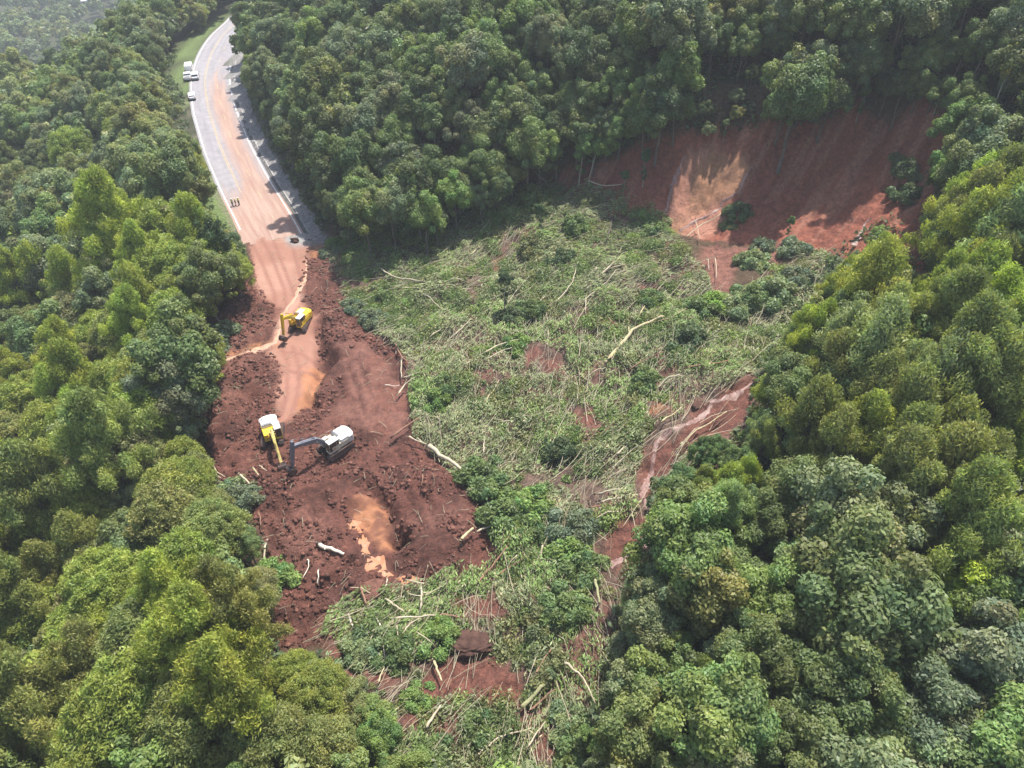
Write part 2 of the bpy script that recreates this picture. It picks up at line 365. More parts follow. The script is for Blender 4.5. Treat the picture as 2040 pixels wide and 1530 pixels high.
def ground_material():
    m, nt, p = new_mat('earth'); aN = N(nt, 'ShaderNodeAttribute', attribute_name='tint'); a = aN.outputs['Color']; v = geo_pos(nt)
    n1 = noise(nt, 1.7, 8, 0.72, v, 0.4); n2 = noise(nt, 6.5, 5, 0.7, v)
    c = mixc(nt, a, ramp(nt, n1, [(0.30, (0.45,0.4,0.4)), (0.5, (0.95,0.95,0.95)), (0.68, (1.5,1.5,1.5))]), aN.outputs['Alpha'])
    c = mixc(nt, c, ramp(nt, n2, [(0.3, 0.72), (0.7, 1.25)]), aN.outputs['Alpha'])
    nt.links.new(c, p.inputs['Base Color']); nt.links.new(ramp(nt, n1, [(0.3, 0.55), (0.6, 0.92)]), p.inputs['Roughness'])
    p.inputs['Specular IOR Level'].default_value = 0.3
    b1 = N(nt, 'ShaderNodeBump'); nt.links.new(aN.outputs['Alpha'], b1.inputs['Strength']); b1.inputs['Distance'].default_value = 0.45; nt.links.new(n1, b1.inputs['Height'])
    b2 = N(nt, 'ShaderNodeBump'); nt.links.new(aN.outputs['Alpha'], b2.inputs['Strength']); b2.inputs['Distance'].default_value = 0.08
    nt.links.new(n2, b2.inputs['Height']); nt.links.new(b1.outputs[0], b2.inputs['Normal']); nt.links.new(b2.outputs[0], p.inputs['Normal'])
    return m
ground = link('ground', np_mesh('ground', np.stack([XX, YY, ZZ], -1).reshape(-1, 3), F, [ground_material()], gc, smooth=True))
tag(ground, kind='structure')

# ------------------------------------------------------------------ road, its markings, gutter and shoulder
def smooth_line(pts, n=4):
    P = [Vector((*p, 0)) for p in pts]; out = []
    for i in range(len(P)-1):
        a, b, c, d = P[max(i-1, 0)], P[i], P[i+1], P[min(i+2, len(P)-1)]
        for k in range(n):
            t = k/n; out.append(0.5*((2*b)+(c-a)*t+(2*a-5*b+4*c-d)*t*t+(3*b-a-3*c+d)*t**3))
    return out+[P[-1]]
EDGE = smooth_line([flat(*p) for p in road_px], 6)      # left white line, far to near
def off_line(o):
    out = []
    for i, p in enumerate(EDGE):
        t = (EDGE[min(i+1, len(EDGE)-1)]-EDGE[max(i-1, 0)]).normalized(); nrm = Vector((-t.y, t.x, 0))
        out.append(p+nrm*o)
    return out
def strip(name, o0, o1, z, mat, i0=0, i1=None, dash=None, parent=None, wob=0.0):
    A, B = off_line(o0), off_line(o1); i1 = i1 or len(A); V = []; Fs = []
    if dash:
        # walk along the line and keep painted stretches
        L = [0.0]
        for a, b in zip(A[:-1], A[1:]): L.append(L[-1]+(b-a).length)
        tot = L[-1]; s = 0.0
        def pt(Q, s_): return Vector((np.interp(s_, L, [q.x for q in Q]), np.interp(s_, L, [q.y for q in Q]), z))
        while s+dash[0] < tot:
            n0 = len(V)
            for k in range(4):
                q = s+dash[0]*k/3; V += [tuple(pt(A, q)), tuple(pt(B, q))]
            for k in range(3): Fs.append((n0+2*k, n0+2*k+2, n0+2*k+3, n0+2*k+1))
            s += dash[1]
    else:
        for k in range(i0, i1):
            w = (rnd.random()-0.5)*wob
            V += [(A[k].x, A[k].y, z), (B[k].x+w, B[k].y+w, z)]
        for k in range(len(V)//2-1): Fs.append((2*k, 2*k+2, 2*k+3, 2*k+1))
    me = bpy.data.meshes.new(name); me.from_pydata(V, [], Fs); 
    bm = bmesh.new(); bm.from_mesh(me); bmesh.ops.recalc_face_normals(bm, faces=bm.faces)
    if sum(f.normal.z for f in bm.faces) < 0: bmesh.ops.reverse_faces(bm, faces=bm.faces)
    bm.to_mesh(me); bm.free()
    o = link(name, me, parent, [mat]); return o
def road_material():
    """asphalt with a film of red mud carried down the middle and right lanes, heavier towards the slide"""
    m, nt, p = new_mat('asphalt'); v = geo_pos(nt)
    uv = N(nt, 'ShaderNodeAttribute', attribute_name='tint').outputs['Color']
    sp = N(nt, 'ShaderNodeSeparateColor'); nt.links.new(uv, sp.inputs[0])
    m0 = N(nt, 'ShaderNodeCombineXYZ'); nt.links.new(sp.outputs[1], m0.inputs[0]); nt.links.new(sp.outputs[2], m0.inputs[1]); st0 = noise(nt, 0.8, 4, 0.6, m0.outputs[0], 0.2)
    base = ramp(nt, noise(nt, 0.5, 6, 0.6, v), [(0.3, (0.22,0.21,0.225)), (0.7, (0.29,0.275,0.285))])
    base = mixc(nt, base, ramp(nt, st0, [(0.36, 0.86), (0.60, 1.04)]))
    base = mixc(nt, base, ramp(nt, noise(nt, 9.0, 3, 0.6, v), [(0.3, 0.85), (0.7, 1.1)]))
    mp = N(nt, 'ShaderNodeCombineXYZ'); nt.links.new(sp.outputs[1], mp.inputs[0]); nt.links.new(sp.outputs[2], mp.inputs[1])
    st = noise(nt, 1.0, 6, 0.62, mp.outputs[0], 0.25)
    mud = mixc(nt, ramp(nt, st, [(0.35, (0.275,0.155,0.115)), (0.65, (0.36,0.25,0.195))]), ramp(nt, noise(nt, 2.5, 5, 0.7, v), [(0.3, 0.8), (0.7, 1.15)]))
    ad = N(nt, 'ShaderNodeMath', operation='ADD'); nt.links.new(sp.outputs[0], ad.inputs[0])
    sc = N(nt, 'ShaderNodeMath', operation='MULTIPLY_ADD'); nt.links.new(st, sc.inputs[0]); sc.inputs[1].default_value = 1.1; sc.inputs[2].default_value = -0.55
    nt.links.new(sc.outputs[0], ad.inputs[1])
    f = ramp(nt, ad.outputs[0], [(0.28, 0.0), (0.75, 0.95)])
    nt.links.new(mixc(nt, base, mud, f, 'MIX'), p.inputs['Base Color']); p.inputs['Roughness'].default_value = 0.85
    bump(nt, p, noise(nt, 12, 3, 0.6, v), 0.3, 0.02); return m
def build_road():
    cols = [-0.55, 0.0, 1.2, 2.4, 3.6, 4.5, 5.6, 6.8, 8.0, 9.2, 10.5, 11.0]
    lines = [off_line(o) for o in cols]; n = len(EDGE); V = []; K = []; Fs = []
    mudp = [0.1, 0.05, 0.06, 0.08, 0.28, 0.38, 0.62, 0.85, 0.78, 0.6, 0.3, 0.15]
    run = 0.0
    for i in range(n):
        if i: run += (lines[3][i]-lines[3][i-1]).length
        for j, L in enumerate(lines):
            V.append((L[i].x, L[i].y, 0.03)); near = float(sstep(158, 126, L[i].y)); far_ = float(sstep(235, 200, L[i].y))
            K.append((min(1.3, mudp[j]*(0.35+0.65*far_)+near*(1.1 if j > 3 else 0.95)), cols[j]*1.1, run*0.07))
    c = len(cols)
    for i in range(n-1):
        for j in range(c-1): Fs.append((i*c+j, i*c+j+1, (i+1)*c+j+1, (i+1)*c+j))
    V = np.array(V); me = np_mesh('road', V, np.array(Fs)[:, ::-1], [road_material()], np.array(K))
    return tag(link('road', me), kind='structure')
build_road()
M_white = simple('road_paint', (0.62,0.60,0.56), 0.7, var=0.35, scale=1.5, dirt=((0.33,0.22,0.17), 0.55))
M_yellow = simple('yellow_road_paint', (0.42,0.34,0.20), 0.75, var=0.4, scale=1.5, dirt=((0.30,0.19,0.14), 0.5))
M_conc = simple('gutter_concrete', (0.36,0.34,0.32), 0.85, var=0.4, scale=0.8, dirt=((0.12,0.11,0.10), 0.52))
M_gutter = simple('gutter_bottom', (0.10,0.095,0.09), 0.9, var=0.4, scale=0.8)  # darker tone for the bottom of the gutter channel
nE = len(EDGE)
for nm, a, b, mt, kw in (('edge_line', -0.1, 0.16, M_white, {'i1': nE-4}), ('edge_line', 10.35, 10.62, M_white, {}),
                         ('centre_line', 3.55, 3.72, M_yellow, {'i1': nE-12}), ('centre_line', 3.9, 4.05, M_yellow, {'i1': nE-14}),
                         ('lane_line', 6.95, 7.12, M_yellow, {'dash': (4, 12)})):
    tag(strip(nm, a, b, 0.036, mt, **kw), kind='structure')
def gutter():
    """raised concrete kerb beside a shallow channel along the inner edge"""
    mb = MB(); A = [off_line(o) for o in (11.0, 11.12, 11.55, 11.7)]; zs = (0.10, 0.02, 0.02, 0.12)
    V = []; Fs = []
    for i in range(nE):
        for L, z in zip(A, zs): V.append((L[i].x, L[i].y, z+0.02))
    for i in range(nE-1):
        for j in range(3): Fs.append((i*4+j, i*4+j+1, (i+1)*4+j+1, (i+1)*4+j))
    mb.add(V, Fs); return tag(mb.build('gutter', M_gutter), kind='structure')
gutter()
tag(strip('kerb', 11.7, 11.95, 0.13, M_conc), kind='structure')
def pavement_shoulder():
    V = []; Fs = []; K = 6
    for i in range(nE):
        for j in range(K):
            o = 11.95+j*0.75; L = OFFS[j]; p = L[i]; w = (fbm(np.array([p.x/4]), np.array([p.y/4]), 77)[0]-0.5)*2.5 if j == K-1 else 0
            V.append((p.x+w, p.y, 0.055-(0.5 if j == K-1 else 0)))
    for i in range(nE-1):
        for j in range(K-1): Fs.append((i*K+j, i*K+j+1, (i+1)*K+j+1, (i+1)*K+j))
    mb = MB(); mb.add(V, Fs); return mb
OFFS = [off_line(11.95+j*0.75) for j in range(6)]
tag(pavement_shoulder().build('gravel_shoulder', simple('pale_gravel', (0.40,0.38,0.36), 0.9, var=0.45, scale=1.3, dirt=((0.25,0.13,0.09), 0.62))), kind='structure')

# ------------------------------------------------------------------ streams and puddles
def water_mat(name, c1, c2, rough=0.25):
    m, nt, p = new_mat(name); v = geo_pos(nt); n1 = noise(nt, 1.6, 6, 0.7, v, 1.2)
    nt.links.new(ramp(nt, n1, [(0.36, c1), (0.62, c2)]), p.inputs['Base Color']); p.inputs['Roughness'].default_value = rough
    p.inputs['Specular IOR Level'].default_value = 0.22; bump(nt, p, n1, 0.4, 0.05); return m
M_stream = water_mat('muddy_stream', (0.14,0.065,0.05), (0.30,0.20,0.175), 0.45)
M_puddle = water_mat('orange_water', (0.33,0.150,0.078), (0.40,0.195,0.105), 0.5); M_puddle.node_tree.nodes['Principled BSDF'].inputs['Specular IOR Level'].default_value = .25
def ribbon(name, px, w, mat, lift=0.06):
    pts = []
    for (a, b), (c, d) in zip(px[:-1], px[1:]):
        n = max(2, int(math.hypot(c-a, d-b)/6))
        pts += [(a+(c-a)*k/n, b+(d-b)*k/n) for k in range(n)]
    pts.append(px[-1]); P = [at(a+rnd.uniform(-2, 2), b) for a, b in pts]; V = []; Fs = []
    for i, p in enumerate(P):
        t = P[min(i+1, len(P)-1)]-P[max(i-1, 0)]; t.z = 0; t.normalize(); nr = Vector((-t.y, t.x, 0))
        ww = w*(0.45+1.1*float(vnoise(i*0.37, 3.1, 5)))
        for k in (-1, -0.33, 0.33, 1):
            q = p+nr*ww*k; V.append((q.x, q.y, H(q.x, q.y)+lift-(0.12 if abs(k) == 1 else 0)))
    for i in range(len(P)-1):
        for j in range(3): Fs.append((i*4+j, i*4+j+1, (i+1)*4+j+1, (i+1)*4+j))
    me = bpy.data.meshes.new(name); me.from_pydata(V, [], Fs)
    bm = bmesh.new(); bm.from_mesh(me)
    if sum(f.normal.z for f in bm.faces) < 0: bmesh.ops.reverse_faces(bm, faces=bm.faces)
    bm.to_mesh(me); bm.free(); me.polygons.foreach_set('use_smooth', [True]*len(me.polygons))
    return tag(link(name, me, None, [mat]), kind='structure')
STREAM = draped([(1500,762),(1480,778),(1440,796),(1412,815),(1385,838),(1350,852),(1322,862),(1305,885),(1303,920),(1292,955),(1280,990),(1300,1040),(1298,1075),(1260,1105),(1215,1130)])
ribbon('stream', [(1500,762),(1480,778),(1465,788),(1440,796),(1415,802),(1412,818),(1385,838),(1350,852),(1322,862),(1305,885),(1303,920),(1292,955),(1280,985),(1290,1010),(1305,1035)], 0.52, M_stream)
ribbon('stream', [(1305,1035),(1300,1075),(1270,1100),(1235,1118),(1215,1130)], 0.7, M_stream)
ribbon('stream', [(1500,330),(1480,360),(1472,382),(1455,392),(1438,402),(1436,415),(1410,430),(1385,440),(1355,460)], 0.26, M_stream, 0.1)
ribbon('stream', [(1365,310),(1350,345),(1338,370),(1332,400),(1325,425)], 0.3, M_stream, 0.1)
ribbon('stream', [(1735,435),(1722,450),(1712,470),(1700,490)], 0.35, M_stream, 0.1)
ribbon('stream', [(612,520),(604,560),(590,590),(565,625),(556,660),(548,682),(520,694),(480,706),(450,718)], 0.55, water_mat('thin_muddy_water', (0.36,0.20,0.13), (0.46,0.30,0.20), 0.45))
def puddle(px, name='puddle', lift=0.05):
    P = [at(a, b) for a, b in px]; z = sum(p.z for p in P)/len(P)+lift
    cx = sum(p.x for p in P)/len(P); cy = sum(p.y for p in P)/len(P); V = [(cx, cy, z)]; ring = []
    n = len(P)
    for i in range(n):
        a, b = P[i], P[(i+1) % n]
        for k in range(6):
            t = k/6; x = a.x+(b.x-a.x)*t; y = a.y+(b.y-a.y)*t; w = 1+(fbm(np.array([x*1.3]), np.array([y*1.3]), 91)[0]-0.5)*1.3
            ring.append((cx+(x-cx)*w, cy+(y-cy)*w))
    V = [(cx, cy, z)]
    for f in (0.4, 0.75, 1.0):
        for x, y in ring:
            qx, qy = cx+(x-cx)*f, cy+(y-cy)*f; V.append((qx, qy, H(qx, qy)*0.75+z*0.25+lift if f < 1 else H(qx, qy)-0.03))
    m = len(ring); Fs = [(0, 1+i, 1+(i+1) % m) for i in range(m)]
    for r in (0, 1): Fs += [(1+r*m+i, 1+(r+1)*m+i, 1+(r+1)*m+(i+1) % m, 1+r*m+(i+1) % m) for i in range(m)]
    mb = MB(); mb.add(V, Fs); o = mb.build(name, M_puddle, smooth=True)
    return tag(o, kind='structure')
for q in ([(735,1110),(750,1106),(763,1112),(772,1135),(782,1145),(770,1152),(750,1140),(732,1135)], [(786,1152),(820,1142),(835,1150),(838,1162),(800,1163)],
          [(693,1043),(701,1036),(712,1034),(719,1042),(716,1052),(722,1060),(708,1064),(699,1056)],  [(712,1068),(724,1063),(735,1068),(738,1082),(734,1096),(741,1107),(729,1112),(719,1103),(722,1090),(713,1082)]):
    puddle(q)
# ------------------------------------------------------------------ foliage: crowns of many small leaf sprays
def unit(n):
    v = rng.normal(size=(n, 3)); return v/np.linalg.norm(v, axis=1, keepdims=True)
def leaf_quads(P, Nn, size, aspect=1.7, droop=0.0):
    """diamond sprays at P facing Nn"""
    n = len(P); size = np.broadcast_to(size, (n,))[:, None]
    a = np.cross(Nn, unit(n)); a /= np.linalg.norm(a, axis=1, keepdims=True)+1e-9
    if droop: a = a*(1-droop)+np.array([0, 0, -1.0])*droop; a /= np.linalg.norm(a, axis=1, keepdims=True)
    b = np.cross(Nn, a); b /= np.linalg.norm(b, axis=1, keepdims=True)+1e-9
    V = np.stack([P-a*size*aspect*0.5, P+b*size*0.45+Nn*size*0.12, P+a*size*aspect*0.5, P-b*size*0.45+Nn*size*0.12], 1)
    return V.reshape(-1, 3), np.arange(4*n).reshape(-1, 4)
def crown_arrays(lobes, n, size, up=0.35, jitter=0.7, var=0.22, droop=0.0, aspect=1.7, hue=0.07, loose=(0.62, 1.10), core=0.62, zs=1.0):
    """lobes (k,4) centre and radius; sprays sit on the outer shell of every lobe"""
    lobes = np.asarray(lobes, float); k = len(lobes); w = lobes[:, 3]**2; ids = rng.choice(k, n, p=w/w.sum())
    d = unit(n); d[:, 2] = d[:, 2]*0.9+0.28; d /= np.linalg.norm(d, axis=1, keepdims=True)
    L = lobes[ids]; r = L[:, 3]*rng.uniform(loose[0], loose[1], n)*(0.86+0.3*vnoise(d[:, 0]*3+ids*7.7, d[:, 1]*3+d[:, 2]*4, 3))
    P = L[:, :3]+d*r[:, None]*np.array([1, 1, zs])
    nn = d+unit(n)*jitter; nn[:, 2] += up; nn /= np.linalg.norm(nn, axis=1, keepdims=True)
    # drop the sprays buried deep inside neighbouring lobes
    keep = np.ones(n, bool)
    for c in lobes:
        keep &= ~((np.linalg.norm(P-c[:3], axis=1) < c[3]*core))
    P, nn, ids = P[keep], nn[keep], ids[keep]; m = len(P)
    V, Fq = leaf_quads(P, nn, size*rng.uniform(0.65, 1.35, m), aspect, droop)
    lob = rng.uniform(1-var, 1+var, k)[ids]; br = lob*rng.uniform(0.72, 1.28, m); h = rng.normal(0, hue, k)[ids]+rng.normal(0, hue*0.6, m)
    T = np.stack([br*(1+h), br, br*(1-h*0.8)], 1); return V, Fq, np.repeat(T, 4, 0)
def lobes_round(R, Hc, z0, n, lr, seed, top=0.0):
    """lobes packed over a dome: R radius, Hc height, z0 crown base"""
    r_ = np.random.default_rng(seed); out = []; g = math.pi*(3-5**.5); off = r_.uniform(0, 6.28)
    A_ = [(r_.uniform(0, 6.28), r_.uniform(.08, .22), k_) for k_ in (2, 3, 5)]
    wx, wy = r_.uniform(0.8, 1.15, 2)
    for i in range(n):
        t = (i+0.5)/n; z = 1-t*1.25; rr = math.sqrt(max(0, 1-z*z)) if z > -1 else 0.2; a = i*g+off+r_.uniform(-.35, .35)
        k = r_.uniform(0.66, 1.08)*(1+sum(m_*math.sin(k_*a+p_) for p_, m_, k_ in A_)); q = r_.uniform(lr*0.65, lr*1.35)
        out.append(((R-q*0.6)*rr*k*math.cos(a)*wx, (R-q*0.6)*rr*k*math.sin(a)*wy, z0+Hc*0.45+(Hc*0.55-q*0.5)*z*k, q))
    return out
def trunk_mesh(name, lobes, Ht, r0, seed, mat, nb=7, lean=0.0, forks=1):
    r_ = random.Random(seed); mb = MB(); zc = Ht*0.62
    pts = [(0, 0, -2.5), (0.05, 0.03, 0)]; x = y = 0
    for i in range(1, 5):
        x += r_.uniform(-.25, .25)+lean*0.2; y += r_.uniform(-.25, .25); pts.append((x, y, zc*i/4))
    mb.tube(pts, [r0*1.5, r0*1.15, r0*0.9, r0*0.78, r0*0.66, r0*0.5], 7)
    L = sorted(lobes, key=lambda q: -q[3])[:nb]; end = Vector(pts[-1])
    for q in L:
        s = r_.choice([2, 3, 4, 5]); a = Vector(pts[s]); b = Vector(q[:3]); m = a.lerp(b, 0.55)+Vector((r_.uniform(-.4, .4), r_.uniform(-.4, .4), 0.3))
        mb.tube([a, m, b], [r0*0.42, r0*0.28, r0*0.10], 5, False)
    me = bpy.data.meshes.new(name); me.from_pydata(mb.v, [], mb.f); me.materials.append(mat)
    me.polygons.foreach_set('use_smooth', [True]*len(me.polygons)); return me
class Kind:
    def __init__(s, name, cat, group): s.name, s.cat, s.group, s.var = name, cat, group, []
    def add(s, lobes, n, size, Ht, R, r0, mat, **kw):
        i = len(s.var); V, Fq, T = crown_arrays(lobes, n, size, **kw)
        s.var.append(dict(crown=np_mesh('crown', V, Fq, [M_leaf], T), trunk=trunk_mesh('trunk', lobes, Ht, r0, 31*i+7, mat),
                          R=R, H=Ht, zc=float(np.mean([q[2] for q in lobes])), lobes=lobes))
BROAD = Kind('broadleaf_tree', 'tree', 'broadleaf trees of the forest')
for i in range(7):
    R, Ht = [(4.0,13),(3.4,12),(4.6,14),(3.0,11),(3.8,15),(4.3,12.5),(2.7,12)][i]
    lb = lobes_round(R, Ht*0.60, Ht*0.36, [50,40,66,34,48,60,32][i], [.92,.85,.95,.8,.9,.72,.75][i], 100+i)
    BROAD.add(lb, int(31000*(R/4)**2), [.19,.17,.22,.175,.20,.155,.185][i], Ht, R, .22, M_bark, var=0.22, loose=(.5, 1.2), core=.5, jitter=.8)
FEATH = Kind('feathery_tree', 'tree', 'tall feathery trees')      # tall, airy, light yellow green: many small drooping plumes on rising limbs
for i in range(4):
    R, Ht = [(4.8,19),(4.0,17),(5.4,20),(3.5,16)][i]; r_ = np.random.default_rng(200+i); lb = []
    for k in range([34,28,40,24][i]):
        t = r_.uniform(0, 1)**0.75; a = r_.uniform(0, 6.28); zz = Ht*(0.36+0.60*t); rr = R*(1-t**2.4)*r_.uniform(0.45, 1.05)+0.3
        for j in range(5):            # a limb carries a handful of plumes towards its tip
            f = .45+.62*j/4; lb.append((rr*f*math.cos(a+r_.uniform(-.2, .2)), rr*f*math.sin(a+r_.uniform(-.2, .2)), zz-(1-f)*1.6+r_.uniform(-.4, .4), r_.uniform(0.38, 0.85)))
    FEATH.add(lb, int(36000*(R/4)**2), .135, Ht, R, .2, M_bark, var=0.24, droop=0.5, aspect=2.8, up=0.15, jitter=1.0, loose=(.3, 1.35), core=.3, zs=1.5, hue=.05)
DOME = Kind('domed_tree', 'tree', 'fine leaved domed trees')      # low domes of fine foliage, broken up by limbs
for i in range(4):
    R, Ht = [(4.0,13),(3.3,12),(4.6,14),(2.8,11)][i]; r_ = np.random.default_rng(300+i); lb = []; g = math.pi*(3-5**.5); n = [140,105,180,80][i]
    ph = r_.uniform(0, 6.28, 3)
    for k in range(n):
        t = (k+.5)/n; a = k*g+r_.uniform(-.4, .4); rr = R*math.sqrt(t)*(1+.12*math.sin(3*a+ph[0])+.08*math.sin(5*a+ph[1])); q = r_.uniform(.38, .80)
        z = Ht*0.98-Ht*0.30*(t**1.5)-r_.uniform(0, 1.1)-.5*(1+math.sin(2.2*rr+ph[2]))*.5
        lb.append((rr*math.cos(a), rr*math.sin(a), z-q, q))
        if k % 4 == 0: lb.append((rr*.85*math.cos(a), rr*.85*math.sin(a), z-3.0-r_.uniform(0, 1.5), .8))
    DOME.add(lb, int(38000*(R/4)**2), .125, Ht, R, .2, M_bark, var=0.17, jitter=1.1, aspect=2.6, up=0.3, loose=(.4, 1.3), core=.4, droop=.2, hue=.05)
TALL = Kind('slender_tree', 'tree', 'slender long trunked trees')   # bare pale trunk, small crown
for i in range(4):
    R, Ht = [(2.4,16),(2.0,14),(2.8,17),(1.7,13)][i]
    lb = lobes_round(R, Ht*0.36, Ht*0.60, [20,16,24,12][i], .8, 400+i)
    if i % 2: lb += [(math.cos(a*1.7)*.7, math.sin(a*2.3)*.7, Ht*(0.25+0.05*a), .5) for a in range(6)]
    TALL.add(lb, 4200, .26, Ht, R, .15, M_bark_pale, var=0.25)
BUSH = Kind('shrub', 'shrub', 'shrubs on the slide and along its edge')
for i in range(5):
    R, Ht = [(1.6,2.2),(2.2,3.0),(1.2,1.6),(1.9,2.2),(2.6,3.4)][i]
    r_ = np.random.default_rng(500+i); lb = []
    for k in range([16,24,10,20,30][i]):
        rr = R*1.15*math.sqrt(r_.uniform(0, 1)); a = r_.uniform(0, 6.28); lb.append((rr*math.cos(a), rr*math.sin(a)*r_.uniform(.6, 1.2), max(.15, Ht*.62*(1-(rr/R/1.2)**2)*r_.uniform(.4, 1.25)), r_.uniform(.3, .75)))
    BUSH.add(lb, int(6500*(R/1.8)**1.6), [.19,.21,.18,.15,.22][i], Ht*0.8, R, .06, M_bark, var=0.22, jitter=1.0, loose=(.3, 1.5), core=.25, aspect=2.2)
LOW = {}
def plant(kind, i, loc, rz=0.0, s=1.0, col=(.08,.13,.05), label=None, group=None, name=None, tilt=0.0, tdir=0.0, sz=None, trunk=True):
    v = kind.var[i % len(kind.var)]
    o = empty(name or kind.name, loc, rz, label, kind.cat, group or kind.group); o.scale = (s, s, sz or s)
    if tilt: o.rotation_euler = (Matrix.Rotation(tilt, 3, Vector((-math.sin(tdir), math.cos(tdir), 0))) @ Matrix.Rotation(rz, 3, 'Z')).to_euler()
    c = bpy.data.objects.new('crown', v['crown']); COL.objects.link(c); c.parent = o; c.color = (*col, 1)
    if kind is BUSH: c.name = 'foliage'
    if trunk:
        t = bpy.data.objects.new('stem' if kind is BUSH else 'trunk', v['trunk']); COL.objects.link(t); t.parent = o
    return o

# ------------------------------------------------------------------ where the forest stands: everything outside the open ground
CLEAR = [(446,36),(468,52),(456,95),(464,130),(456,160),(470,200),(492,240),(520,300),(560,365),(600,420),(640,462),(700,462),(830,472),(930,450),(1000,400),(1060,350),(1110,340),(1240,310),(1290,285),(1380,262),(1430,275),(1500,252),(1600,250),(1720,222),(1840,195),(1880,255),(1842,330),(1868,400),(1830,430),(1845,500),(1838,560),(1815,520),(1790,462),(1760,440),(1700,480),(1655,515),(1640,545),(1560,630),(1530,700),(1500,770),(1490,830),(1450,890),(1400,915),(1340,925),(1300,960),(1290,1010),(1305,1120),(1230,1180),(1210,1280),(1222,1340),(1170,1400),(1165,1540),(820,1540),(800,1445),(760,1395),(700,1330),(640,1300),(560,1290),(500,1288),(556,1180),(520,1060),(430,965),(410,880),(405,800),(410,760),(452,705),(462,650),(380,662),(372,635),(452,590),(500,545),(492,480),(440,452),(420,410),(420,372),(398,300),(380,230),(366,195),(342,165),(335,140),(360,95),(400,60),(438,34)]
cl_in = [np.array(p) for p in CLEAR]
def overlap(px, py, rx, ry):
    """share of an ellipse in the picture that would cover the open ground"""
    a = np.linspace(0, 2*np.pi, 10, endpoint=False); X = np.concatenate([[px], px+rx*np.cos(a), px+rx*.6*np.cos(a+.3)]); Y = np.concatenate([[py], py+ry*np.sin(a), py+ry*.6*np.sin(a+.3)])
    return float((poly_sd(CLEAR, X, Y) > 0).mean())
TINT = {'dark green': (.120,.162,.060), 'mid green': (.170,.225,.075), 'grey green': (.200,.238,.122), 'fresh green': (.195,.280,.080),
        'olive green': (.232,.252,.082), 'yellow green': (.270,.318,.066), 'pale green': (.260,.310,.140), 'lime green': (.37,.43,.055), 'rusty green': (.250,.245,.115)}
def region(px, py, x, y):
    if px < 700 and py < 1560 and x < LE(y)-1:
        if py < 150 and px < 330+0: return 'L_far'
        return 'L_top' if py < 480 else ('L_mid' if py < 880 else 'L_low')
    if y > 118 or py < 430: return 'N'
    if x > 0 or px > 1160: return 'R_up' if py < 720 else ('R_mid' if py < 1060 else 'R_low')
    return 'S'
MIX = {'L_far': [('B','dark green',3),('B','mid green',2),('B','grey green',3),('B','olive green',1)],
       'L_top': [('B','mid green',3),('B','olive green',3),('B','grey green',3),('B','dark green',2),('B','pale green',2),('D','yellow green',1),('B','rusty green',.6)],
       'L_mid': [('D','yellow green',6),('D','olive green',2.5),('B','mid green',1),('B','grey green',.8),('D','rusty green',.4),('F','yellow green',1.5)],
       'L_low': [('D','yellow green',3),('F','yellow green',2),('F','olive green',2.5),('B','mid green',1.2),('D','olive green',3),('B','pale green',.8),('D','rusty green',.3)],
       'N': [('B','mid green',4),('B','dark green',4),('B','grey green',2.5),('B','fresh green',1.5),('B','olive green',.8),('T','dark green',1)],
       'R_up': [('F','yellow green',6),('F','olive green',3),('F','pale green',1.5),('B','mid green',.6),('F','dark green',.8)],
       'R_mid': [('F','olive green',3.5),('F','pale green',1.5),('B','mid green',1.5),('B','grey green',1.2),('F','yellow green',2.5)],
       'R_low': [('B','mid green',4),('B','grey green',3.5),('B','pale green',2),('B','fresh green',2.5),('B','olive green',1),('F','olive green',.8)],
       'S': [('B','fresh green',3),('B','mid green',2),('B','olive green',1),('B','pale green',1)]}
KD = {'B': BROAD, 'D': DOME, 'F': FEATH, 'T': TALL}
LIT = [P_scar_sunlit, draped([(1650,505),(1590,470),(1700,400),(1790,340),(1830,350),(1820,420),(1760,470),(1700,500)]), draped([(1340,470),(1440,470),(1600,480),(1600,520),(1400,520)])]
trees = []          # kind, variant, x, y, z, scale, colour name, region, pixel, visible size
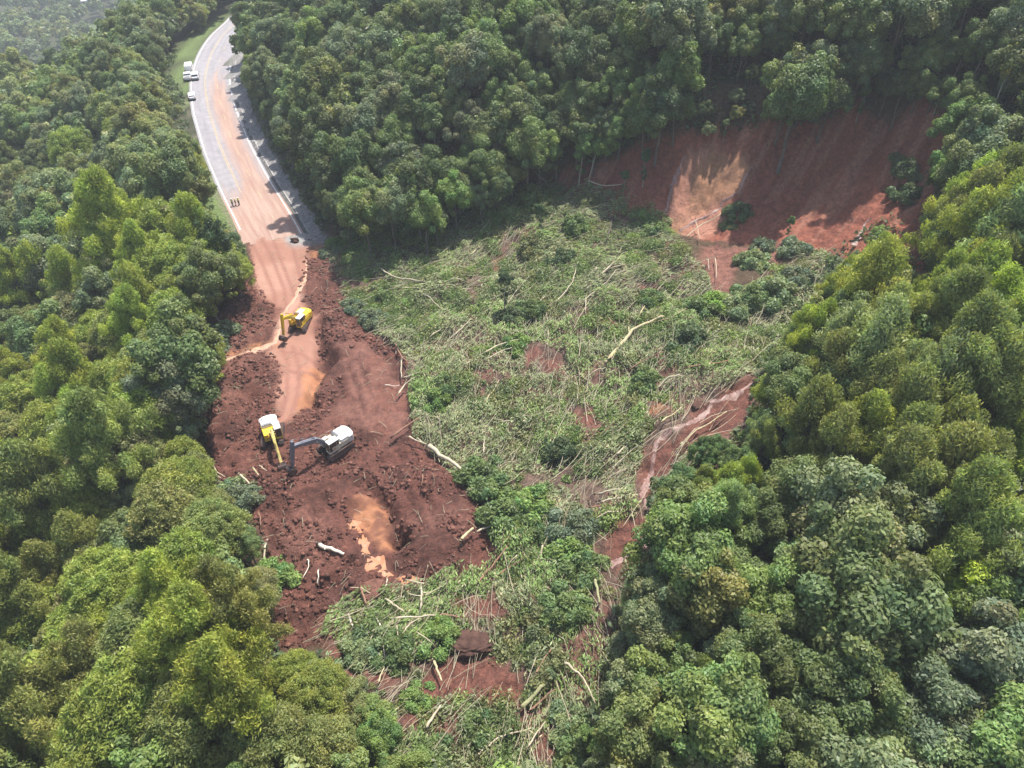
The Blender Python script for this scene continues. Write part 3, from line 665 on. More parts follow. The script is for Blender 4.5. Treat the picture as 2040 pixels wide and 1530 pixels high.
def try_tree(x, y, lim=0.08, forced=None, smin=.65, smax=1.25):
    z = H(x, y); px, py, dep = project(x, y, z+8)
    if dep < 15 or px < -420 or px > 2460 or py < -330 or py > 2150: return
    if (-8.5 if 150 < y < 262 else -3.0) < x-LE(y) < 18.0 and y > 116: return
    rg = region(px, py, x, y)
    if rg in ('L_top', 'L_far', 'R_up', 'R_mid'): lim = min(lim, .03)
    mix = MIX[rg]
    k, cn, _ = forced or mix[rng.choice(len(mix), p=np.array([m[2] for m in mix])/sum(m[2] for m in mix))]
    kd = KD[k]; v = int(rng.integers(len(kd.var))); va = kd.var[v]; s = float(rng.uniform(smin, smax))*(1.25 if rng.uniform() < .07 else 1.0)
    if rg in ('R_up', 'R_mid') and not forced: s = float(rng.uniform(.9, 1.25))
    if rg == 'N' and y > 100:
        for att in range(7):
            c0 = Vector((x, y, z+va['zc']*s)); hit = [c0-SUN*(q/SUN.z) for q in (8, 14, 20, 26, 32)]; bad = False
            for q in hit:
                g = H(q.x, q.y)
                if abs(q.z-g) < 7:
                    t_ = (q.z-g)/SUN.z; w = q-SUN*t_
                    bad |= any(poly_sd(pl, w.x, w.y) > -va['R']*s*.55 for pl in LIT)
            if not bad: break
            s *= .8
        s = max(s, .30)
    for att in range(5):
        cz = (va['zc'])*s; cpx, cpy, cd = project(x, y, z+cz); rx = FPX/cd*va['R']*s; ry = FPX/cd*(va['H']*s-cz)*0.9+rx*0.15
        if overlap(cpx, cpy, rx, ry) <= lim: break
        s *= 0.82
    else: return
    if s < (0.28 if rg == 'N' else .38): return
    trees.append([k, v, x, y, z, s, cn, rg, cpx, cpy, rx, ry, cd])
sp = 4.5
for j in range(int(-4/sp), int(420/sp)):
    for i in range(int(-330/sp), int(230/sp)):
        y = j*sp*0.87+rnd.uniform(-1.5, 1.5); x = i*sp+(j % 2)*sp/2+rnd.uniform(-1.5, 1.5)
        if y > 250 and (i+j) % 2 and x < -120: continue
        if x > -60 and y > 215: continue
        if x > LE(y)+10 and poly_sd(BOWL, x, y) > 14 and y < 130: continue
        if math.hypot(x, y) < 12: continue
        try_tree(x, y)
# a second, denser pass of smaller trees hugging the edge of the clearing
for (fx, fy, kk) in ((1950,1195,('B','lime green',1)), (1430,1180,('B','olive green',1)), (640,200,('B','lime green',1)), (1590,120,('B','grey green',1))):
    p_ = at(fx, fy, 9); try_tree(p_.x, p_.y, .1, kk, .8, 1.0)
n0 = len(trees)
for _ in range(2600):
    i = rnd.randrange(len(CLEAR)); a = CLEAR[i]; b = CLEAR[(i+1) % len(CLEAR)]; t = rnd.random()
    if a[1] > 1500 and b[1] > 1500: continue
    px, py = a[0]+(b[0]-a[0])*t+rnd.uniform(-45, 45), a[1]+(b[1]-a[1])*t+rnd.uniform(-45, 45)
    if poly_sd(CLEAR, px, py) > 0 or not (-20 < py < 1540): continue
    d = ray(px, py); p = at(px, py, rnd.uniform(3, 8)); x, y = p.x, p.y
    if min([1e9]+[math.hypot(q[2]-x, q[3]-y)-2.4 for q in trees[n0:]]) < 0: continue
    try_tree(x, y, 0.06, None, .5, .85)
print('trees', len(trees), n0)
# rough painter's test: how much of each crown shows
W_, H_ = 256, 192; buf = np.full((H_, W_), -1, int); zb = np.full((H_, W_), 1e9)
gy, gx = np.mgrid[0:H_, 0:W_]; gx = (gx+.5)*2040/W_; gy = (gy+.5)*1530/H_
for n, q in enumerate(trees):
    x0, x1 = int((q[8]-q[10])*W_/2040), int((q[8]+q[10])*W_/2040)+1; y0, y1 = int((q[9]-q[11])*H_/1530), int((q[9]+q[11])*H_/1530)+1
    x0, y0 = max(x0, 0), max(y0, 0); x1, y1 = min(x1, W_), min(y1, H_)
    if x1 <= x0 or y1 <= y0: q.append(0); continue
    s = np.s_[y0:y1, x0:x1]; m = (((gx[s]-q[8])/q[10])**2+((gy[s]-q[9])/q[11])**2 < 1) & (q[12] < zb[s])
    zb[s][m] = q[12]; buf[s][m] = n; q.append(0)
cnt = np.bincount(buf[buf >= 0], minlength=len(trees))
for n, q in enumerate(trees): q[13] = int(cnt[n])
LIM = {'B': 290, 'D': 220, 'F': 150, 'T': 60}; solo = set(); shown = {}
for k in LIM:
    idl = sorted([n for n, q in enumerate(trees) if q[0] == k and q[13] >= 3], key=lambda n: -trees[n][13])
    solo |= set(idl[:LIM[k]]); shown[k] = len(idl)
print('visible', shown, 'individual', len(solo))
# ---- labels: look + stretch of forest + place within that stretch
REGN = {'L_far': 'on the far ridge', 'L_top': 'left of the road', 'L_mid': 'left of the excavators', 'L_low': 'lower left wood',
        'N': 'above the slide', 'R_up': 'below the red scar', 'R_mid': 'in the right wood', 'R_low': 'lower right wood', 'S': 'below the slide'}
KW = {'B': 'broadleaf tree', 'D': 'domed tree', 'F': 'feathery tree', 'T': 'slender tree'}
ORD = 'first second third fourth fifth sixth seventh eighth ninth tenth eleventh twelfth thirteenth fourteenth fifteenth sixteenth seventeenth eighteenth nineteenth twentieth'.split()
def place_words(px, py):
    c = ['far left', 'left', 'centre left', 'centre right', 'right', 'far right'][int(min(max(px/2040*6, 0), 5))]
    r = ['top', 'upper', 'high middle', 'low middle', 'lower', 'bottom'][int(min(max(py/1530*6, 0), 5))]
    return c, r
groups_ = {}
for n in sorted(solo):
    q = trees[n]; c, r = place_words(q[8], q[9]); sz = 'small' if q[5] < .72 else ('large' if q[5] > 1.02 else 'medium'); groups_.setdefault((sz, q[0], q[6], q[7], c, r), []).append(n)
label_of = {}
for (sz, k, cn, rg, c, r), ns in groups_.items():
    ns.sort(key=lambda n: trees[n][8]); m = len(ns)
    for i, n in enumerate(ns):
        pre = 'only ' if m == 1 else ('leftmost ' if i == 0 else f'{ORD[min(i, 19)]} from left ')
        label_of[n] = f"{pre}{'' if sz == 'medium' else sz+' '}{cn} {KW[k]} {REGN[rg]}, {r} {c}"
for n in sorted(solo):
    k, v, x, y, z, s, cn, rg = trees[n][:8]; c = TINT[cn]; j = (1+rnd.uniform(-.14, .14))*(1.28 if k == 'F' else (.93 if k == 'B' else 1.0))
    kd = KD[k]; gname = {'L': 'left', 'N': 'upper', 'R': 'right', 'S': 'lower'}[rg[0]]
    plant(kd, v, (x, y, z), rnd.uniform(0, 6.28), s, tuple(u*j*(1+rnd.uniform(-.06, .06)) for u in c), label_of[n], f"{kd.group} in the {gname} wood")
# ---- all remaining trees, hardly seen or far off, as one woodland mass with coarser sprays
Vs, Fs_, Ts = [], [], []; off = 0
lowc = {}; midc = {}
for k, kd in KD.items():
    for v, va in enumerate(kd.var):
        midc[k, v] = crown_arrays(va['lobes'], 6500, .27, var=.22)
        lowc[k, v] = [crown_arrays(va['lobes'], 1500, .62, var=.22) if True else None for _ in range(1)][0]
for n, q in enumerate(trees):
    if n in solo: continue
    k, v, x, y, z, s, cn = q[:7]; V, Fq, T = (midc if q[12] < 150 else lowc)[k, v]; a = rnd.uniform(0, 6.28); ca, sa = math.cos(a), math.sin(a)
    far = q[12] > 260
    W = np.stack([(V[:, 0]*ca-V[:, 1]*sa)*s+x, (V[:, 0]*sa+V[:, 1]*ca)*s+y, V[:, 2]*s+z], 1)
    Vs.append(W); Fs_.append(Fq+off); off += len(V); c = np.array(TINT[cn])*(1+rnd.uniform(-.15, .15)); Ts.append(T*c)
# the wood over the far valley
fv = []
for _ in range(3000):
    y = rnd.uniform(330, 1150); x = rnd.uniform(-.95, -.28)*y*1.05
    px, py, dp = project(x, y, H(x, y)+8)
    if -60 < px < 520 and -60 < py < 150 and fbm(np.array([x/60]), np.array([y/60]), 71, 2)[0] < .69: fv.append((x, y))
for x, y in fv:
    v = rnd.randrange(7); V, Fq, T = lowc['B', v]; s = rnd.uniform(.9, 1.5); z = H(x, y)
    sub = np.arange(0, len(Fq), 2); V2 = V.reshape(-1, 4, 3)[sub].copy(); c0 = V2.mean(1, keepdims=True); V2 = (c0+(V2-c0)*1.6).reshape(-1, 3)
    Vs.append(V2*s+np.array([x, y, z])); Fs_.append(np.arange(len(V2)).reshape(-1, 4)+off); off += len(V2)
    cn = rnd.choice(['dark green', 'mid green', 'grey green', 'dark green', 'olive green']); Ts.append(T.reshape(-1, 4, 3)[sub].reshape(-1, 3)*np.array(TINT[cn]))
wood = link('woodland', np_mesh('woodland', np.concatenate(Vs), np.concatenate(Fs_), [M_leaf], np.concatenate(Ts)))
tag(wood, 'far off and half hidden woodland filling in behind the nearer trees', 'woodland', kind='stuff')
print('mass trees', len(trees)-len(solo), len(fv))
# ---- undergrowth under and between the trees
def scatter_mask(n, x0, x1, y0, y1):
    return rng.uniform(x0, x1, n), rng.uniform(y0, y1, n)
ux, uy = scatter_mask(420000, -150, 95, 15, 240)
upx, upy, ud = project(ux, uy, height(ux, uy))
ok = (poly_sd(CLEAR, upx, upy) < 4) & (upx > -40) & (upx < 2080) & (upy > -40) & (upy < 1570) & ~((ux-LE(uy) > -2.0) & (ux-LE(uy) < 15.5) & (uy > 118))
ux, uy = ux[ok], uy[ok]; cl = fbm(ux/3, uy/3, 83, 3); kp = rng.uniform(0, 1, len(ux)) < sstep(.3, .6, cl)
ux, uy, cl = ux[kp], uy[kp], cl[kp]; uz = height(ux, uy, True)+rng.uniform(0.1, 1, len(ux))*2.2*sstep(.4, .7, cl)
nn = unit(len(ux))*.8+np.array([0, 0, .8]); nn /= np.linalg.norm(nn, axis=1, keepdims=True)
V, Fq = leaf_quads(np.stack([ux, uy, uz], 1), nn, rng.uniform(.3, .6, len(ux)))
c = np.array([.09,.125,.06])*rng.uniform(.6, 1.5, (len(ux), 1))
und_ = link('undergrowth', np_mesh('undergrowth', V, Fq, [M_leaf], np.repeat(c, 4, 0)))
tag(und_, 'low leafy undergrowth covering the forest floor', 'undergrowth', kind='stuff')
# ------------------------------------------------------------------ the carpet of flattened branches and leaves on the slide
bx, by = rng.uniform(-36, 66, 950000), rng.uniform(18, 146, 950000)
sdD = poly_sd(P_deb, bx+jit(bx, by, 141, 1.4, 3.5), by+jit(bx, by, 151, 1.4, 3.5)); k = sdD > -0.4
bx, by = bx[k], by[k]; den = 0.40+1.5*(fbm(bx/5.5, by/5.5, 161, 4)-0.42)*2
for q in P_red: den = den-0.95*sstep(-1.2, .6, poly_sd(q, bx, by))
for q in P_orange: den = den-1.2*sstep(-.6, .3, poly_sd(q, bx, by))
den = den-1.0*sstep(1.9, .7, line_d(STREAM, bx, by)); den = np.minimum(den, 1.0-0.9*sstep(-1.0, 1.0, poly_sd(P_track, bx, by)))
den = den*(1-.35*sstep(48, 36, by)); k = rng.uniform(0, 1, len(bx)) < den; bx, by, den = bx[k], by[k], den[k]
def flow(x, y):
    """direction the stems were laid down in"""
    return 0.75+2.3*(fbm(x/17, y/17, 171, 2)-0.5)+0.75*sstep(70, 35, y)
heap = 1.5*sstep(.42, .75, fbm(bx/4.2, by/4.2, 181, 3))
bz = height(bx, by, True)+0.05+rng.uniform(0, 1, len(bx))**0.7*(0.25+heap)
an = flow(bx, by)+rng.normal(0, .55, len(bx)); n = len(bx)
a_ = np.stack([np.cos(an), np.sin(an), rng.normal(0, .25, n)], 1); a_ /= np.linalg.norm(a_, axis=1, keepdims=True)
nn = unit(n)*.75+np.array([0, 0, .9]); b_ = np.cross(nn, a_); b_ /= np.linalg.norm(b_, axis=1, keepdims=True)
sz = rng.uniform(.10, .27, n)[:, None]; P = np.stack([bx, by, bz], 1)
V = np.stack([P-a_*sz*1.35, P+b_*sz*.33, P+a_*sz*1.35, P-b_*sz*.33], 1).reshape(-1, 3)
hue = fbm(bx/7, by/7, 191, 3); br = rng.uniform(.6, 1.4, n)*(0.75+0.6*fbm(bx/2.2, by/2.2, 192, 2))
c = np.where((hue > .52)[:, None], np.array([.210,.300,.100]), np.array([.250,.295,.150]))*br[:, None]
dry = rng.uniform(0, 1, n) < .10; c[dry] = np.array([.42,.37,.24])*br[dry][:, None]
br_ = rng.uniform(0, 1, n) < .10; c[br_] = np.array([.13,.085,.05])*br[br_][:, None]
# low clumps standing up out of the carpet
kx, ky = rng.uniform(-36, 66, 9000), rng.uniform(18, 146, 9000); k = (poly_sd(P_deb, kx, ky) > .5) & (fbm(kx/8, ky/8, 221, 3) > .44)
for q in P_red+P_orange: k &= poly_sd(q, kx, ky) < 0
k &= line_d(STREAM, kx, ky) > 2.0
kx, ky = kx[k][:1100], ky[k][:1100]; kr = rng.uniform(.35, 1.0, len(kx))**1.6*1.9; cnt_ = (150*kr**1.7).astype(int)+12; ids = np.repeat(np.arange(len(kx)), cnt_)
dd = unit(len(ids)); dd[:, 2] = np.abs(dd[:, 2])*.75; P2 = np.stack([kx[ids], ky[ids], height(kx[ids], ky[ids])], 1)+dd*(kr[ids]*rng.uniform(.25, 1.15, len(ids)))[:, None]
n2 = dd+unit(len(ids))*.9; n2 /= np.linalg.norm(n2, axis=1, keepdims=True); V2, _ = leaf_quads(P2, n2, rng.uniform(.11, .26, len(ids)), 2.2)
pal = np.array([[.16,.22,.085],[.20,.28,.10],[.25,.33,.11],[.25,.285,.16],[.26,.27,.12]])[rng.integers(0, 5, len(kx))]; c2 = pal[ids]*rng.uniform(.65, 1.3, (len(ids), 1))
V = np.concatenate([V, V2]); c = np.concatenate([c, c2]); n += len(ids)
lit = link('flattened_foliage', np_mesh('flattened_foliage', V, np.arange(4*n).reshape(-1, 4), [M_leaf], np.repeat(c, 4, 0)))
tag(lit, 'matted grey green foliage of flattened vegetation covering the slide', 'debris', kind='stuff'); print('flattened', n)
def sticks(name, X, Y, ang, L, R, lift, mat, label, bend=.12):
    n = len(X); d = np.stack([np.cos(ang), np.sin(ang)], 1); ks = np.linspace(-.5, .5, 4); rings = []
    side = np.stack([-d[:, 1], d[:, 0]], 1); bn = rng.normal(0, bend, n)
    e0 = rng.uniform(0, 1, n)*lift; e1 = rng.uniform(0, 1, n)*lift
    for k in ks:
        px_ = X+d[:, 0]*L*k+side[:, 0]*bn*L*(1-4*k*k)*.5; py_ = Y+d[:, 1]*L*k+side[:, 1]*bn*L*(1-4*k*k)*.5
        rings.append((px_, py_, height(px_, py_, True)+.12+e0*(.5-k)+e1*(.5+k), R*(1.0-.45*(k+.5))))
    # keep each stem nearly straight
    z0, z3 = rings[0][2], rings[3][2]; rings = [(a, b, np.maximum(c, z0+(z3-z0)*i/3), r) for i, (a, b, c, r) in enumerate(rings)]
    V = []
    for a, b, c, r in rings:
        for q in range(3):
            w = 2*math.pi*q/3+.5; V.append(np.stack([a+side[:, 0]*r*math.cos(w), b+side[:, 1]*r*math.cos(w), c+r*math.sin(w)], 1))
    V = np.stack(V, 1).reshape(-1, 3); base = np.arange(n)[:, None]*12; Fq = []
    for s in range(3):
        for q in range(3):
            Fq.append(np.stack([base[:, 0]+s*3+q, base[:, 0]+s*3+(q+1) % 3, base[:, 0]+(s+1)*3+(q+1) % 3, base[:, 0]+(s+1)*3+q], 1))
    o = link(name, np_mesh(name, V, np.concatenate(Fq), [mat])); return tag(o, label, 'debris', kind='stuff')
def pick(n, poly, extra=0.0):
    x, y = rng.uniform(-50, 66, n*4), rng.uniform(18, 146, n*4); k = poly_sd(poly, x, y) > extra; return x[k][:n], y[k][:n]
sx_, sy_ = pick(6500, P_deb, -0.3); m = (rng.uniform(0, 1, len(sx_)) < .25+1.3*sstep(.40, .62, fbm(sx_/6, sy_/6, 201, 3))) & ((line_d(STREAM, sx_, sy_) > 1.6) | (rng.uniform(0, 1, len(sx_)) < .25)); sx_, sy_ = sx_[m], sy_[m]
for q in P_red[:3]:
    m = (poly_sd(q, sx_, sy_) < 0) | (rng.uniform(0, 1, len(sx_)) < .15); sx_, sy_ = sx_[m], sy_[m]
sticks('broken_branches', sx_, sy_, flow(sx_, sy_)+rng.normal(0, .33, len(sx_)), rng.uniform(1.0, 5.5, len(sx_)), rng.uniform(.012, .045, len(sx_)), 1.0, M_wood2, 'thin pale broken branches strewn through the flattened foliage')
wx_, wy_ = pick(170, P_deb, 1.0)
sticks('long_stems', wx_, wy_, flow(wx_, wy_)+rng.normal(0, .25, len(wx_)), rng.uniform(3.5, 8.5, len(wx_)), rng.uniform(.03, .06, len(wx_)), 1.2, M_wood['pale'], 'long pale bare stems lying among the flattened foliage', .08)
P_pile = draped([(690,1190),(760,1165),(880,1170),(960,1200),(960,1260),(900,1290),(800,1300),(700,1270)])
hx, hy = pick(420, P_pile); cxp, cyp = np.mean(hx), np.mean(hy)
sticks('pale_brushwood', hx, hy, np.arctan2(hy-cyp, hx-cxp)+rng.normal(0, .6, len(hx)), rng.uniform(1.2, 4.5, len(hx)), rng.uniform(.03, .09, len(hx)), 1.8, M_wood['pale'], 'heap of pale stripped brushwood on the near edge of the mud')
mx_, my_ = pick(420, P_mud); sticks('mud_twigs', mx_, my_, rng.uniform(0, 6.28, len(mx_)), rng.uniform(.4, 1.8, len(mx_)), rng.uniform(.02, .045, len(mx_)), .3, M_wood2, 'small twigs scattered over the red mud')
def clods(name, n, poly, mat, smin, smax, label):
    x, y = pick(n, poly); keep = fbm(x/3.3, y/3.3, 211, 3) > .42; keep &= (poly_sd(P_track, x, y) < .4)
    for q in P_orange+[P_SMOOTH]: keep &= poly_sd(q, x, y) < 0
    x, y = x[keep], y[keep]; n = len(x)
    base = np.array([(0,0,1),(1,0,0),(0,1,0),(-1,0,0),(0,-1,0),(0,0,-1)], float); F8 = np.array([(0,1,2),(0,2,3),(0,3,4),(0,4,1),(5,2,1),(5,3,2),(5,4,3),(5,1,4)])
    s = (rng.uniform(0, 1, n)**4.0*(smax-smin)+smin)[:, None, None]; V = base[None]*s*rng.uniform(.55, 1.25, (n, 6, 1)); V[..., 2] *= .75
    an = rng.uniform(0, 6.28, n); ca, sa = np.cos(an)[:, None], np.sin(an)[:, None]; V = np.stack([V[..., 0]*ca-V[..., 1]*sa, V[..., 0]*sa+V[..., 1]*ca, V[..., 2]], -1)
    V += np.stack([x, y, height(x, y, True)+.02], 1)[:, None, :]; Fq = (F8[None]+np.arange(n)[:, None, None]*6).reshape(-1, 3)
    T = np.repeat(np.where(rng.uniform(0, 1, (n, 1)) < .5, MUD[None]*1.0, MUD_L[None]*1.0)*rng.uniform(.7, 1.3, (n, 1)), 6, 0)
    return tag(link(name, np_mesh(name, V.reshape(-1, 3), Fq, [mat], T)), label, 'debris', kind='stuff')
clods('mud_clods', 36000, P_mud, ground.data.materials[0], .045, .50, 'lumps of dark red earth over the slide mud')

# ------------------------------------------------------------------ fallen trunks and large branches, one by one
def log(px, r, wood, label, lift=0.25, forks=(), name='fallen_log', cat='log', sag=0.0, taper=0.55, up=None):
    P = [at(a, b) for a, b in px]; n = len(P); o = P[0].copy(); mb = MB(); pts = []
    for i in range(n-1):
        for k in range(4):
            t = k/4; q = P[i].lerp(P[i+1], t); pts.append(q)
    pts.append(P[-1]); m = len(pts); out = []
    for i, q in enumerate(pts):
        f = i/(m-1); z = (P[0].z*(1-f)+P[-1].z*f); g = H(q.x, q.y)
        z = max(g, z*.6+g*.4)+lift+(up[0]*(1-f)+up[1]*f if up else 0)
        out.append(Vector((q.x+rnd.uniform(-.05, .05), q.y+rnd.uniform(-.05, .05), z+rnd.uniform(-.03, .03)))-o)
    mb.tube(out, [r*(1-(1-taper)*i/(m-1))*rnd.uniform(.92, 1.08) for i in range(m)], 8)
    ob = mb.build(name, M_wood[wood], None, smooth=True); ob.location = o; tag(ob, label, cat)
    for fk in forks:
        b = MB(); Q = [at(a, c)-o+Vector((0, 0, lift+.35*j)) for j, (a, c) in enumerate(fk)]
        b.tube(Q, [r*.55*(1-.6*j/(len(Q)-1)) for j in range(len(Q))], 6); b.build('branch', M_wood[wood], ob, smooth=True)
    return ob
